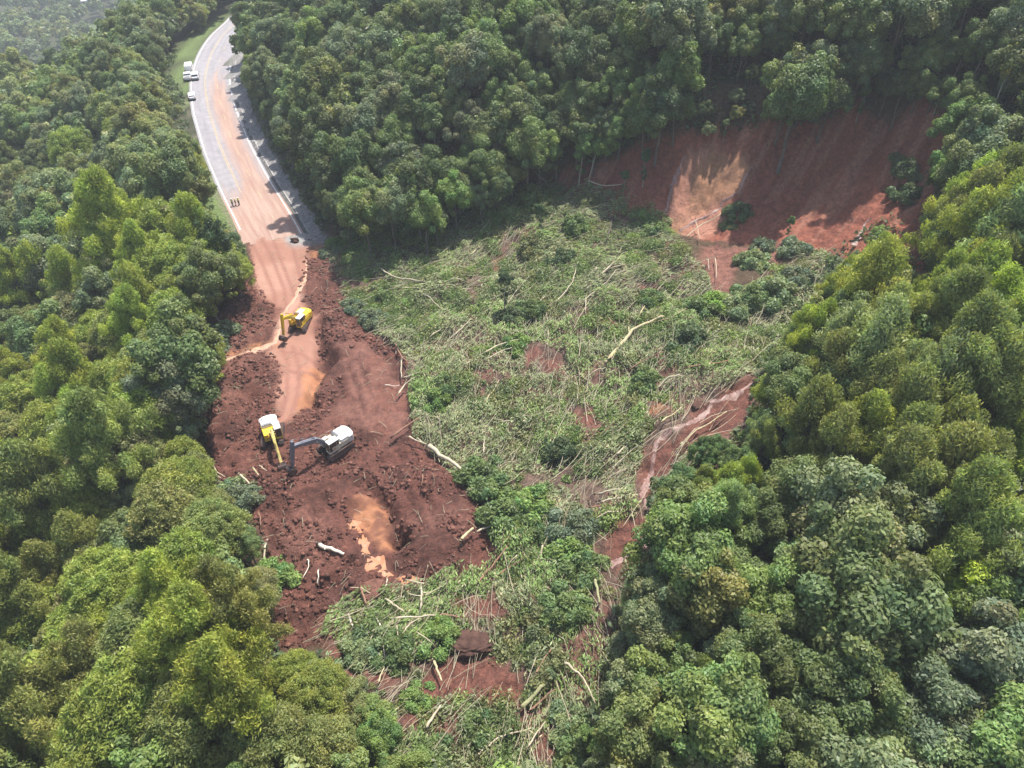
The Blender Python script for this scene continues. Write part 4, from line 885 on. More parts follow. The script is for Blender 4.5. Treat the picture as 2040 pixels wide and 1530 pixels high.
Lg = [
 ([(633,1086),(648,1094),(666,1100),(686,1107)], .30, 'white', 'thick white stripped log lying alone on the dark red mud'),
 ([(853,895),(866,905),(877,919),(900,931),(927,951)], .34, 'pale', 'thickest pale trunk slanting across the mud edge, right of the grey boomed excavator'),
 ([(1205,732),(1243,694),(1258,673),(1290,655),(1322,641)], .30, 'yellow', 'long yellowish forked trunk lying in the middle of the debris'),
 ([(1163,592),(1190,562),(1215,540),(1240,518)], .22, 'pale', 'pale forked trunk leaning above the middle of the debris'),
 ([(1187,450),(1205,443),(1221,442)], .20, 'dark', 'dark bent trunk snapped over near the top of the debris'),
 ([(1221,442),(1214,466),(1207,488)], .20, 'dark', 'dark lower half of the snapped trunk near the top of the debris'),
 ([(990,418),(978,445),(956,471)], .20, 'green', 'mossy curved trunk against the dark forest edge above the debris'),
 ([(956,496),(937,510)], .22, 'yellow', 'short bright yellow log below the mossy curved trunk'),
 ([(719,430),(728,446),(734,462)], .10, 'pale', 'thin pale pole leaning in the bush at the forest foot right of the road end'),
 ([(831,500),(855,466),(878,433)], .12, 'dark', 'dark thin trunk leaning against the forest edge, left of the mossy curved trunk'),
 ([(755,540),(781,558),(828,568),(880,569),(928,570)], .14, 'pale', 'long pale trunk lying level in the upper left debris'),
 ([(793,583),(860,584),(940,584)], .09, 'pale', 'thin straight pole parallel below the long level trunk'),
 ([(843,595),(863,611),(884,627)], .09, 'pale', 'thin pole slanting down right, below the dark hollow in the debris'),
 ([(1099,619),(1125,596),(1140,576),(1150,532)], .10, 'pale', 'thin curved stem left of the pale forked trunk'),
 ([(1166,635),(1166,609),(1200,580),(1234,547)], .10, 'pale', 'thin bent stem just right of the pale forked trunk'),
 ([(1246,750),(1280,730),(1319,712)], .12, 'brown', 'grey brown stem right of the foot of the yellowish trunk'),
 ([(1308,785),(1322,768),(1340,760),(1358,759)], .15, 'pale', 'pale arched trunk above the orange water patch'),
 ([(1360,744),(1400,736),(1449,729)], .13, 'brown', 'grey stem lying level left of the right hand wood, below the yellowish trunk'),
 ([(1358,488),(1395,463),(1434,435)], .10, 'pale', 'straight pale pole at the foot of the lit part of the scar'),
 ([(1383,444),(1388,466),(1391,488)], .09, 'pale', 'thin standing stem in front of the lit part of the scar'),
 ([(1422,518),(1424,540),(1425,565)], .09, 'pale', 'right one of two thin stems in the red gap below the scar'),
 ([(1405,523),(1409,535),(1411,549)], .08, 'pale', 'left one of two thin stems in the red gap below the scar'),
 ([(1208,641),(1218,652),(1231,662)], .10, 'brown', 'short brown stem left of the fork of the yellowish trunk'),
 ([(846,689),(884,662),(922,636)], .11, 'pale', 'uppermost of three parallel pale stems near the centre of the debris'),
 ([(899,684),(920,664),(942,645)], .11, 'pale', 'middle one of three parallel pale stems near the centre of the debris'),
 ([(916,706),(942,686),(969,665)], .09, 'green', 'lowest greenish one of three parallel stems near the centre of the debris'),
 ([(960,715),(996,698),(1034,687)], .12, 'pale', 'curved pale stem right of the three parallel stems'),
 ([(962,727),(990,714),(1022,700)], .10, 'pale', 'second curved pale stem just under the first, right of the three parallel stems'),
 ([(790,695),(800,718),(816,736)], .14, 'brown', 'reddish branch at the debris edge right of the mud pits'),
 ([(802,721),(800,745),(802,763)], .13, 'pale', 'short upright pale branch at the debris edge right of the mud pits'),
 ([(802,763),(820,759),(837,752)], .13, 'pale', 'level pale branch at the foot of the upright one'),
 ([(793,798),(808,780),(828,762)], .14, 'pale', 'pale branch slanting onto the red mud below the level branch'),
 ([(765,770),(780,772),(796,771)], .09, 'white', 'thin whitish branch lying on red mud left of the debris'),
 ([(780,883),(808,862),(836,842)], .17, 'brown', 'long brown trunk at the mud edge right of the grey boomed excavator'),
 ([(812,880),(835,889),(856,897)], .12, 'pale', 'thin pale branch running up to the butt of the thickest trunk'),
 ([(964,880),(964,896),(964,911)], .13, 'pale', 'short pale stub standing upright in the debris right of the thickest trunk'),
 ([(965,838),(968,812),(995,766)], .08, 'yellow', 'long thin yellowish stem rising above the upright stub'),
 ([(986,851),(1045,838),(1103,828)], .10, 'pale', 'long level pale stem above centre bottom of the debris'),
 ([(1227,916),(1240,904),(1256,892)], .14, 'pale', 'short pale log just left of the stream'),
 ([(1312,857),(1335,838),(1356,822)], .10, 'yellow', 'thin yellow stem pointing at the orange patch beside the stream'),
 ([(1183,995),(1215,988),(1250,985)], .13, 'pale', 'uppermost of the parallel trunks below the stream'),
 ([(1189,1012),(1230,1003),(1268,995)], .14, 'pale', 'second of the parallel trunks below the stream'),
 ([(1170,1022),(1210,1014),(1262,1003)], .10, 'brown', 'brownish third of the parallel trunks below the stream'),
 ([(1153,1054),(1190,1043),(1230,1029)], .15, 'pale', 'lowest of the parallel trunks, just above the red mound'),
 ([(1350,905),(1365,888),(1400,860),(1445,830)], .10, 'yellow', 'long thin yellow stem on red earth right of the stream'),
 ([(918,1087),(930,1074),(943,1062)], .24, 'yellow', 'split yellow log sticking out at the right edge of the mud'),
 ([(945,1072),(975,1060),(1006,1044)], .14, 'pale', 'pale stem right of the split yellow log'),
 ([(986,1093),(1000,1086),(1016,1079)], .12, 'brown', 'short brown stem below right of the split yellow log'),
 ([(953,1172),(965,1157),(980,1142),(1015,1092)], .13, 'brown', 'long brown stem curving down from the split yellow log'),
 ([(992,1157),(1020,1138),(1052,1118)], .10, 'brown', 'thin brown stem right of the long curving one'),
 ([(1183,1160),(1188,1185),(1193,1211)], .20, 'green', 'greenish trunk upright at the right edge of the lower debris'),
 ([(1080,1092),(1078,1115),(1077,1140)], .10, 'pale', 'left of two upright pale stems in the lower middle debris'),
 ([(1092,1098),(1090,1120),(1090,1145)], .09, 'pale', 'right of two upright pale stems in the lower middle debris'),
 ([(931,986),(950,985),(968,987)], .15, 'pale', 'short level log at the corner of the dark red mound'),
 ([(843,948),(843,963),(841,979)], .10, 'brown', 'short reddish stick standing on the mud below the thickest trunk'),
 ([(612,1117),(617,1122),(615,1134),(605,1156)], .08, 'white', 'thin crooked white branch on the mud below the white log'),
 ([(636,1135),(635,1152),(634,1169)], .09, 'white', 'straight thin white stick on the mud below the white log'),
 ([(536,1085),(530,1123),(521,1166)], .14, 'pale', 'long pale trunk along the left edge of the lower mud'),
 ([(512,1197),(509,1212),(505,1227)], .12, 'pale', 'short pale trunk at the lower left corner of the mud'),
 ([(506,941),(512,948),(519,957)], .14, 'yellow', 'yellowish stump end in front of the yellow excavator at the mud edge'),
 ([(480,953),(490,963),(501,974)], .17, 'pale', 'pale log left of the yellowish stump end'),
 ([(518,935),(525,941),(534,948)], .10, 'pale', 'thin pale stick right of the yellowish stump end'),
 ([(518,1029),(522,1042),(523,1057)], .11, 'brown', 'orange brown stick upright on the left mud edge'),
 ([(413,922),(417,936),(424,949),(443,962)], .12, 'pale', 'outer curved pale trunk at the far left mud edge'),
 ([(424,925),(428,938),(436,950),(452,960)], .10, 'pale', 'inner curved pale trunk at the far left mud edge'),
 ([(840,1166),(841,1195),(839,1224)], .15, 'pale', 'pale branch standing upright out of the brushwood heap'),
 ([(846,1198),(865,1188),(884,1178)], .13, 'green', 'greenish branch right of the upright branch in the brushwood heap'),
 ([(766,1200),(785,1214),(806,1227)], .15, 'pale', 'thick pale branch slanting down right on the brushwood heap'),
 ([(696,1227),(701,1246),(716,1266)], .14, 'white', 'white crooked branch at the left end of the brushwood heap'),
 ([(772,1158),(773,1173),(763,1191)], .11, 'pale', 'thin pale crooked branch behind the brushwood heap beside the boulder'),
 ([(719,1176),(724,1192),(732,1213)], .17, 'brown', 'dark brown trunk leaning left of the brushwood heap below the boulder'),
 ([(708,1222),(722,1219)], .12, 'pale', 'short stub beside the brown leaning trunk'),
 ([(746,1229),(757,1247),(764,1280),(768,1320)], .12, 'white', 'long whitish branch drooping from the brushwood heap into the shrubs'),
 ([(752,1232),(746,1255),(738,1282)], .09, 'white', 'whitish branch fanning left from the brushwood heap'),
 ([(781,1241),(830,1240),(881,1235)], .12, 'pale', 'level pale branch along the foot of the brushwood heap'),
 ([(878,1232),(897,1236),(917,1241)], .13, 'brown', 'dark brown pole at the right end of the brushwood heap'),
 ([(822,1247),(812,1260),(803,1276)], .09, 'pale', 'pale twig hanging below the middle of the brushwood heap'),
 ([(864,1322),(872,1342),(882,1366)], .16, 'yellow', 'yellow green trunk upright in the lowest patch of red earth'),
 ([(900,1359),(897,1372),(893,1386)], .10, 'brown', 'brown stick right of the yellow green trunk'),
 ([(849,1462),(863,1438),(879,1414)], .17, 'pale', 'pale trunk slanting near the bottom edge left of centre'),
 ([(755,1370),(760,1355),(767,1340)], .10, 'yellow', 'thin yellowish stem in the shrubs at the bottom left of the slide'),
 ([(1066,1353),(1080,1328),(1097,1302)], .13, 'brown', 'reddish pole in the bottom right of the slide'),
 ([(1031,1424),(1068,1390),(1105,1355)], .25, 'green', 'thick dark green trunk in the bottom right of the slide'),
 ([(1052,1428),(1078,1404),(1105,1382)], .11, 'brown', 'brown stem parallel below the thick dark green trunk'),
 ([(1122,1326),(1140,1343),(1160,1359),(1172,1384),(1184,1410)], .13, 'pale', 'long pale curved trunk at the bottom right edge of the slide'),
 ([(1122,1512),(1135,1480),(1147,1446)], .11, 'pale', 'thin pale trunk at the bottom right corner of the slide'),
 ([(949,1515),(970,1496),(993,1479),(1058,1459)], .11, 'pale', 'pale curved stem at the bottom edge right of centre'),
 ([(981,1407),(992,1388),(1002,1367)], .09, 'brown', 'thin brown stem on the lowest red earth'),
 ([(1050,1500),(1068,1470),(1085,1447)], .09, 'pale', 'thin pale stem over the lowest right red patch'),
 ([(1160,770),(1180,752),(1205,742)], .09, 'pale', 'thin pale stem left of the foot of the yellowish trunk'),
 ([(1040,640),(1060,622),(1085,600)], .09, 'pale', 'thin pale stem right of the snag in the middle of the debris'),
 ([(880,800),(905,780),(930,770)], .09, 'pale', 'thin pale stem right of the bright bushes at the mud edge'),
 ([(1165,372),(1195,379),(1240,376)], .12, 'pale', 'pale stem lying at the foot of the shaded headwall'),
 ([(1060,345),(1080,365),(1100,385)], .12, 'pale', 'pale broken stem at the upper corner of the debris'),
]
for px, r, w, lb in Lg: log(px, r, w, lb, lift=.25+(.7 if len(px) > 2 and w != 'white' else .1))
o = [x for x in COL.objects if x.get('label', '').startswith('long yellowish forked')][0]
def fork(ob, px, r, wood, lift=1.0):
    b = MB(); o_ = ob.location; Q = [at(a, c)-o_+Vector((0, 0, lift+.3*j)) for j, (a, c) in enumerate(px)]
    b.tube(Q, [r*(1-.6*j/(len(Q)-1)) for j in range(len(Q))], 6); b.build('branch', M_wood[wood], ob, smooth=True)
fork(o, [(1258,673),(1275,635),(1282,626)], .15, 'yellow'); fork(o, [(1290,655),(1330,648),(1363,632)], .12, 'yellow'); fork(o, [(1243,694),(1252,676),(1250,668)], .18, 'yellow')
o = [x for x in COL.objects if x.get('label', '').startswith('pale forked trunk')][0]
fork(o, [(1184,570),(1186,556),(1187,548)], .18, 'pale'); fork(o, [(1200,552),(1222,545),(1245,543)], .12, 'pale'); fork(o, [(1215,540),(1228,524),(1236,510)], .10, 'pale')
o = [x for x in COL.objects if x.get('label', '').startswith('thickest pale trunk')][0]
fork(o, [(868,906),(874,920),(877,932)], .10, 'pale', .5); fork(o, [(853,895),(842,890),(832,884)], .13, 'pale', .6)
o = [x for x in COL.objects if x.get('label', '').startswith('thick white stripped')][0]
fork(o, [(645,1092),(648,1098),(650,1104)], .10, 'white', .3); fork(o, [(634,1087),(628,1083)], .12, 'white', .4)
# radiating fans of thin stems
FAN = 'thin stems fanning over the red earth right of the mud'
for i in range(9):
    a = 1.15+i*.14; x0, y0 = 1045+rnd.uniform(-8, 8), 1085+rnd.uniform(-6, 6); L = rnd.uniform(35, 62)
    ob = log([(x0, y0), (x0+L*.5*math.cos(a), y0+L*.5*math.sin(a)), (x0+L*math.cos(a), y0+L*math.sin(a))], .06, 'pale' if i % 3 else 'brown', f'{["rightmost","second","third","fourth","fifth","sixth","seventh","eighth","leftmost"][i]} stem from right in the fan over red earth right of the mud', .5, name='fallen_branch', cat='branch'); ob['group'] = FAN

# ------------------------------------------------------------------ boulders
def rock(px, py, s, flatz, col, label, sq=(1, 1), rz=0.0, name='boulder', sink=.25):
    bm = bmesh.new(); bmesh.ops.create_icosphere(bm, subdivisions=4, radius=1.0)
    for v in bm.verts:
        q = v.co; n = 1+.55*(float(fbm(q.x*1.1+px, q.y*1.1+q.z*1.3, 7, 4))-.5)*2+.12*(float(vnoise(q.x*5+px, q.y*5+q.z*4, 8))-.5); v.co = Vector((q.x*s*sq[0]*n, q.y*s*sq[1]*n, q.z*s*flatz*n))
        if v.co.z > s*flatz*.62: v.co.z = s*flatz*.62+(v.co.z-s*flatz*.62)*.45
    me = bpy.data.meshes.new(name); bm.to_mesh(me); bm.free(); p = at(px, py)
    o = link(name, me, None, [col]); o.location = (p.x, p.y, p.z+s*flatz*sink); o.rotation_euler = (rnd.uniform(-.1, .1), rnd.uniform(-.1, .1), rz); return tag(o, label, 'rock')
M_rock = simple('brown_rock', (.15,.07,.05), .85, var=.5, scale=1.6, spec=.2); M_rockd = simple('dark_rock', (.085,.045,.034), .9, var=.5, scale=1.4, spec=.2)
rock(740, 1176, 1.5, .5, M_rock, 'flat brown boulder at the near edge of the mud behind the brushwood heap', (1.25,.75), .6)
rock(758, 1184, .8, .6, M_rock, 'smaller brown boulder touching the right side of the flat one', (1,.8), .2)
rock(938, 1290, 1.8, .62, M_rockd, 'largest dark slab of rock above the lowest red earth', (1.5,.8), -.1)
rock(730, 1310, .7, .6, M_rockd, 'small dark stone among the shrubs below the brushwood heap')
rock(588, 482, .75, .9, M_rockd, 'round dark boulder lying on the road edge line at the mud front', (1,.9), 0, 'boulder', .5)
rock(1385, 810, .5, .7, M_rockd, 'small dark stone beside the stream')
rock(1118, 868, 1.0, .8, M_rockd, 'dark lump of rock and roots in the middle of the lower debris')
rock(735, 985, .35, .7, M_rock, 'small stone above the orange wet strip'); rock(552, 935, 0.4, .7, M_rock, 'small stone between the two excavator buckets')
rock(445, 468, .9, .5, M_rock, 'brown lump of earth at the end of the left grass verge', (1.2,.8)); rock(702, 690, .4, .7, M_rock, 'small stone on the ridge right of the mud pits')

# ------------------------------------------------------------------ shrubs and small trees on the slide
G_ = {'mid': (.150,.215,.080), 'bright': (.190,.285,.085), 'dark': (.105,.150,.068), 'grey': (.180,.225,.140), 'leafy': (.23,.29,.145), 'olive': (.190,.210,.095), 'fern': (.23,.35,.08)}
Sh = [(870,800,4,1.15,'bright','bright green bush at the mud edge right of the pits'),(895,770,1,.9,'mid','mid green bush behind the bright one at the mud edge'),(845,780,0,.8,'bright','small bright bush left of the mid green one at the mud edge'),
 (760,600,4,1.0,'mid','green bush on the upper left debris edge'),(705,615,1,1.0,'grey','grey green bush nearest the machine working on the track'),(740,640,4,.9,'grey','grey green bush below the dark hollow, left'),(815,605,0,.9,'bright','small bright bush right of the dark hollow'),
 (800,468,4,1.3,'bright','tall bright bush against the dark forest foot'),(712,462,1,1.2,'leafy','pale bush with a leaning pole at the forest foot'),(670,490,3,1.1,'bright','bright bush beside the orange pool at the road end'),(660,508,1,.9,'grey','low grey bush below the orange pool'),
 (860,480,0,1.0,'mid','mid green bush right of the tall bright bush'),(1005,430,4,1.2,'mid','mid green bush at the top of the debris'),(1060,400,4,1.3,'mid','large bush at the upper corner of the debris'),(1100,420,1,1.3,'olive','olive bush in the upper debris'),
 (1150,455,4,1.2,'mid','broad bush left of the snapped trunk'),(1120,520,4,1.2,'dark','dark bush in the upper middle debris'),(1060,500,4,1.1,'olive','olive bush left of the dark one in the upper debris'),(1300,465,1,1.2,'mid','bush at the foot of the red wall, left'),
 (1280,430,0,1.0,'bright','bright bush at the corner below the red wall'),(1180,400,1,1.0,'olive','olive bush below the shaded headwall'),(1470,425,4,.95,'dark','dark bush at the foot of the lit part of the scar'),(1452,455,1,.7,'olive','olive bush in front of the dark one below the scar'),
 (1805,345,4,1.0,'dark','upper dark bush clinging to the right side of the scar'),(1808,392,4,1.0,'dark','lower dark bush clinging to the right side of the scar'),(1790,318,0,.8,'dark','small dark bush high on the right side of the scar'),
 (1500,530,4,1.1,'leafy','leafy bush right of the red gap'),(1540,590,4,1.4,'leafy','large leafy bush beside the feathery trees'),(1500,600,4,1.2,'mid','mid green bush left of the large leafy one'),(1470,620,1,1.1,'leafy','leafy bush nearest the red gap'),(1590,560,1,1.2,'grey','grey green bush under the feathery trees'),
 (1580,500,1,1.1,'grey','grey bush on the flat below the scar, right'),(1520,495,0,1.1,'grey','grey bush on the flat below the scar, left'),(1425,612,4,1.0,'fern','vivid green fern clump beside the red gap'),(1390,625,4,1.2,'mid','mid green bush left of the vivid fern clump'),
 (1370,680,4,1.1,'dark','dark bush below the vivid fern clump'),(1300,600,1,1.0,'mid','mid green bush above the fork of the yellowish trunk'),(1290,770,4,1.0,'mid','bush just behind the orange patch'),(1020,640,4,1.0,'dark','dark bush at the foot of the snag'),
 (1060,625,4,1.0,'mid','mid green bush right of the snag'),(1030,690,1,.9,'bright','bright bush below the snag'),(940,760,1,1.0,'mid','mid green bush in the middle left debris'),(1120,900,4,1.0,'dark','dark bush in the lower middle debris'),
 (960,960,4,1.2,'mid','green bush right of the thickest trunk, upper'),(985,985,1,1.1,'mid','green bush right of the thickest trunk, lower'),(1010,1040,4,1.3,'mid','large green bush right of the red mound of mud'),(1050,1010,1,1.2,'bright','bright bush above the fan of stems'),(1060,1060,1,.9,'mid','small bush above the fan of stems'),
 (1150,1060,4,1.1,'grey','grey green bush left of the red mound by the stream'),(1140,1110,4,1.2,'bright','bright bush below the grey green one'),(1160,1140,1,1.2,'mid','mid green bush at the right edge of the lower debris'),(1130,1220,4,1.2,'mid','bush in the lower right debris'),(1170,1270,4,1.3,'bright','bright bush at the lower right forest edge'),
 (1090,1250,1,1.1,'olive','olive bush in the lower middle debris'),(1040,1290,4,1.1,'olive','olive bush right of the dark slab'),(1090,1330,1,1.2,'olive','olive bush above the reddish pole'),(1000,1290,0,1.1,'mid','small bush touching the dark slab on the right'),
 (880,1270,4,1.2,'bright','bright bush left of the dark slab'),(840,1290,4,1.2,'mid','mid green bush below the brushwood heap, right'),(790,1300,4,1.2,'mid','mid green bush below the brushwood heap, middle'),(740,1290,1,1.2,'leafy','leafy bush below the brushwood heap, left'),
 (700,1300,4,1.1,'leafy','pale leafy bush at the left lower mud edge'),(820,1340,1,1.1,'dark','dark bush at the lowest red earth, left'),(830,1400,4,1.0,'bright','bright bush beside the yellow green trunk'),(930,1420,4,1.2,'leafy','leafy bush in the middle of the lowest red earth'),
 (960,1450,1,1.2,'mid','mid green bush near the bottom edge'),(900,1480,4,1.3,'leafy','broad leafy bush at the bottom edge'),(860,1500,1,1.2,'mid','mid green bush at the bottom left corner of the slide'),(1010,1480,4,1.1,'olive','olive bush at the bottom edge right of centre'),
 (1130,1440,1,1.0,'leafy','leafy bush right of the thick dark green trunk'),(1090,1510,1,1.1,'mid','lowest bush at the bottom right of the slide'),(1150,1500,4,1.2,'mid','bush in the bottom right corner of the slide'),(420,700,4,1.3,'grey','grey green bush at the end of the orange rivulet'),
 (440,670,1,1.3,'grey','grey green bush on the left mud edge above the rivulet'),(400,730,4,1.4,'grey','grey green bush below the rivulet mouth'),(545,1160,1,1.2,'bright','bright bush on the left lower mud edge'),(555,1130,0,1.0,'bright','small bright bush above the other on the left mud edge'),
 (480,1000,4,1.1,'grey','pale bush at the left mud edge below the excavators'),(460,985,1,1.0,'leafy','leafy bush beside the curved pale trunks'),(1320,985,4,1.1,'bright','bright bush beside the stream foot'),(1440,985,4,1.0,'leafy','pale dry bush left of the lower right wood'),
 (1290,905,0,.9,'mid','small bush on the stream bank'),(1185,1320,1,1.0,'mid','bush at the lower right forest edge below the bright one')]
for i, (px, py, v, s, c, lb) in enumerate(Sh):
    if (py > 1260 and i % 2 == 0 and px > 760) or lb.startswith(('mid green bush in the middle left', 'small bush on the stream bank', 'bright bush beside the stream')): continue
    s *= .82 if py > 1200 else 1.0
    p = at(px, py); j = rnd.uniform(.88, 1.12)
    plant(BUSH, v, (p.x, p.y, p.z-.15), rnd.uniform(0, 6.28), s*rnd.uniform(.75, .95), tuple(u*j for u in G_[c]), lb, 'shrubs on the slide and along its edge', trunk=False)
def small_tree(px, py, kind, v, s, c, lb, tilt=0.0, td=0.0, sz=None):
    p = at(px, py); return plant(kind, v, (p.x, p.y, p.z), rnd.uniform(0, 6.28), s, c, lb, 'small trees left standing on the slide', tilt=tilt, tdir=td, sz=sz)
small_tree(1005, 622, TALL, 1, .55, (.07,.11,.045), 'thin dark snag with a sparse crown in the middle of the debris', .08, 1.2)
small_tree(1566, 478, TALL, 3, .33, (.14,.22,.07), 'small rounded tree on the flat below the scar')
small_tree(1172, 372, TALL, 2, .75, (.09,.12,.05), 'slender leaning tree in front of the shaded headwall', .22, .8)
small_tree(1280, 372, TALL, 3, .55, (.08,.12,.05), 'slender bare tree on the shaded headwall foot')
small_tree(1240, 395, TALL, 1, .40, (.08,.13,.05), 'small tree at the left foot of the red wall')
small_tree(1080, 470, TALL, 1, .45, (.08,.13,.045), 'thin green tree in the upper debris', .15, 2.5)
small_tree(1400, 950, BROAD, 5, .5, (.11,.19,.06), 'lone bright green tree beside the stream on the right')
small_tree(1345, 1010, BROAD, 3, .62, (.10,.17,.06), 'bright green tree below the lone one beside the stream')
small_tree(458, 585, BROAD, 6, .95, (.06,.10,.035), 'tall dark vine covered tree standing at the left edge of the muddy track', sz=1.25)
small_tree(470, 545, BROAD, 3, .8, (.10,.15,.06), 'pale crowned tree beside the vine covered one at the muddy track')
# ------------------------------------------------------------------ excavators
M_yel = simple('yellow_paint', (.70,.47,.02), .4, var=.18, scale=1.5, dirt=((.30,.16,.09), .52)); M_yel2 = simple('pale_yellow_paint', (.66,.52,.16), .45, var=.18, scale=1.5, dirt=((.30,.17,.11), .60))
M_cream = simple('white_paint', (.60,.60,.58), .4, var=.12, scale=1.6, dirt=((.38,.27,.21), .56)); M_grey = simple('grey_panel', (.40,.41,.43), .5, var=.15, scale=2)
M_boom = simple('slate_grey_paint', (.17,.175,.20), .35, var=.2, scale=2, dirt=((.25,.16,.12), .62), spec=.7); M_beige = simple('beige_panel', (.58,.54,.42), .5, var=.2, scale=1.5, dirt=((.30,.18,.12), .50))
M_char = simple('charcoal_paint', (.085,.085,.095), .4, var=.2, scale=2, dirt=((.22,.13,.09), .62), spec=.7); M_steel = simple('track_steel', (.06,.045,.04), .7, var=.4, scale=3, dirt=((.17,.07,.045), .48))
M_glass = simple('tinted_glass', (.02,.024,.028), .12, var=.1, spec=.8); M_chrome = simple('cylinder_rod', (.55,.55,.56), .3, .6); M_black = simple('black_rubber', (.02,.02,.02), .8)
def excavator(px, py, track_a, house_a, label, body, boomc, top, roofc, cab_top, elbow, tip, bucket, scale=1.0, curl=0.0, block=True, rod=M_chrome):
    p = at(px, py); root = empty('excavator', (p.x, p.y, p.z+.05), 0, label, 'excavator', 'excavators working on the slide'); root.scale = (scale,)*3
    T = Matrix.Rotation(track_a, 4, 'Z'); Hs = Matrix.Rotation(house_a, 4, 'Z')
    for sy in (-1, 1):
        mb = MB(); mb.M = T; pr = []
        for cx, a0, a1 in ((1.75, -90, 90), (-1.75, 90, 270)):
            for k in range(9):
                a = math.radians(a0+(a1-a0)*k/8); pr.append((cx+.45*math.cos(a), .45+.45*math.sin(a)))
        mb.prism(pr, sy*1.25-.3, sy*1.25+.3)
        for k in range(17):
            x = -1.9+k*.2375; mb.box((x, sy*1.25, .93), (.10,.60,.06)); mb.box((x, sy*1.25, -.02), (.10,.60,.06))
        t = mb.build('track', M_steel, root)
        w = MB(); w.M = T
        for cx in (-1.75, 1.75): w.tube([(cx, sy*1.25-.34, .45), (cx, sy*1.25+.34, .45)], .33, 14)
        for k in range(6): w.tube([(-1.15+k*.46, sy*1.25-.33, .2), (-1.15+k*.46, sy*1.25+.33, .2)], .15, 10)
        w.build('wheels', M_char, t)
    u = MB(); u.M = T; u.box((0, 0, .55), (2.2,2.0,.45)); u.tube([(0,0,.75),(0,0,1.05)], .65, 18); u.build('undercarriage', M_steel, root)
    h = MB(); h.M = Hs; h.box((-.55, 0, 1.5), (3.5,2.5,.85)); h.box((.9, -.85, 1.42), (1.4,.8,.75)); hb = h.build('house', body, root, .05)
    c = MB(); c.M = Hs; pr = [(-1.55,-1.28),(-1.55,1.28),(-2.2,1.28),(-2.55,.9),(-2.68,.3),(-2.68,-.3),(-2.55,-.9),(-2.2,-1.28)]
    c.add([(a, b, 1.1) for a, b in pr]+[(a, b, 2.18) for a, b in pr], [tuple(range(8)), tuple(range(15, 7, -1))]+[(i, i+8, (i+1) % 8+8, (i+1) % 8) for i in range(8)]); c.build('counterweight', top, root, .06)
    e = MB(); e.M = Hs; e.box((-1.25, 0, 2.12), (1.9,2.46,.42), (.94,.94)); eh = e.build('engine_hood', top, root, .06)
    g = MB(); g.M = Hs; g.box((-1.3, -.35, 2.36), (1.25,1.1,.08)); g.build('hood_panel', M_grey, eh, .02)
    g = MB(); g.M = Hs
    for k in range(5): g.box((-.55, -1.0+k*.28, 2.36), (.16,.16,.06))
    g.box((-.42, -.5, 2.34), (.12,1.5,.06)); g.build('vent', M_char, eh)
    x_ = MB(); x_.M = Hs; x_.tube([(-1.7,-.85,2.3),(-1.7,-.85,2.75),(-1.82,-.85,2.85)], .07, 8); x_.build('exhaust_pipe', M_char, root)
    cb = MB(); cb.M = Hs; cb.box((.85, .82, 1.15), (1.75,.92,.3))
    for ax, ay in ((.02,.40),(.02,1.24),(1.68,.40),(1.68,1.24)): cb.tube([(ax, ay, 1.2), (ax-(.14 if ax > 1 else 0), ay, 2.85)], .055, 6)
    cb.box((.42, 1.26, 1.9), (.06,.05,1.5)); cab = cb.build('cab', body, root, .02)
    gl = MB(); gl.M = Hs; gl.box((.82, .82, 2.02), (1.62,.82,1.5), (.9,.96), (-.06, 0)); gl.build('window', M_glass, cab, .03)
    rf = MB(); rf.M = Hs; rf.box((.78, .82, 2.86), (1.72,.98,.13), (.9,.92)); rf.box((.75, .82, 2.94), (.5,.55,.06)); rf.build('cab_roof', roofc, cab, .05)
    if block:
        b = MB(); b.M = Hs; b.box((1.0, -.92, 1.95), (1.1,.62,.45)); b.build('tool_box', body, root, .05)
    r = MB(); r.M = Hs
    for a, b_ in (((1.5,-1.2,1.8),(1.5,-1.2,2.6)),((.2,-1.2,1.9),(.2,-1.2,2.6)),((1.5,-1.2,2.6),(-.2,-1.2,2.6))): r.tube([a, b_], .025, 6)
    r.build('handrail', body, root)
    # digging arm in the x,z plane of the house; arm leaves from between cab and tool box
    P0 = Vector((.95, 0, 1.65)); E = Vector((elbow[0], 0, elbow[1])); S = Vector((tip[0], 0, tip[1])); y_ = -.08
    def beam(pts, hs, w, name, mat):
        m = MB(); m.M = Hs; up = []; dn = []
        for i, q in enumerate(pts):
            t = (pts[min(i+1, len(pts)-1)]-pts[max(i-1, 0)]).normalized(); n_ = Vector((-t.z, 0, t.x)); up.append(q+n_*hs[i]/2); dn.append(q-n_*hs[i]/2)
        pr = [(q.x, q.z) for q in up]+[(q.x, q.z) for q in reversed(dn)]
        k = len(pts)
        vs = [(a, y_-w/2, b) for a, b in pr]+[(a, y_+w/2, b) for a, b in pr]; n2 = len(pr); fs = []
        for i in range(k-1):
            fs += [(i, i+1, n2-2-i, n2-1-i), (n2+i, 2*n2-1-i, 2*n2-2-i, n2+i+1)]
        fs += [(i, i+n2, (i+1) % n2+n2, (i+1) % n2) for i in range(n2)]
        m.add(vs, fs); return m.build(name, mat, root, .03)
    K = P0.lerp(E, .42)+Vector((-(E-P0).z, 0, (E-P0).x)).normalized()*.75
    mid = [P0, P0.lerp(K, .55)+Vector((0, 0, .08)), K, K.lerp(E, .5)+Vector((0, 0, .04)), E]
    boom = beam(mid, [.45,.68,.78,.6,.42], .46, 'boom', boomc)
    d2 = (S-E).normalized(); Bk = E-d2*.75+Vector((0, 0, .15)); stick = beam([Bk, E, E.lerp(S, .5), S], [.35,.62,.46,.30], .36, 'stick', boomc)
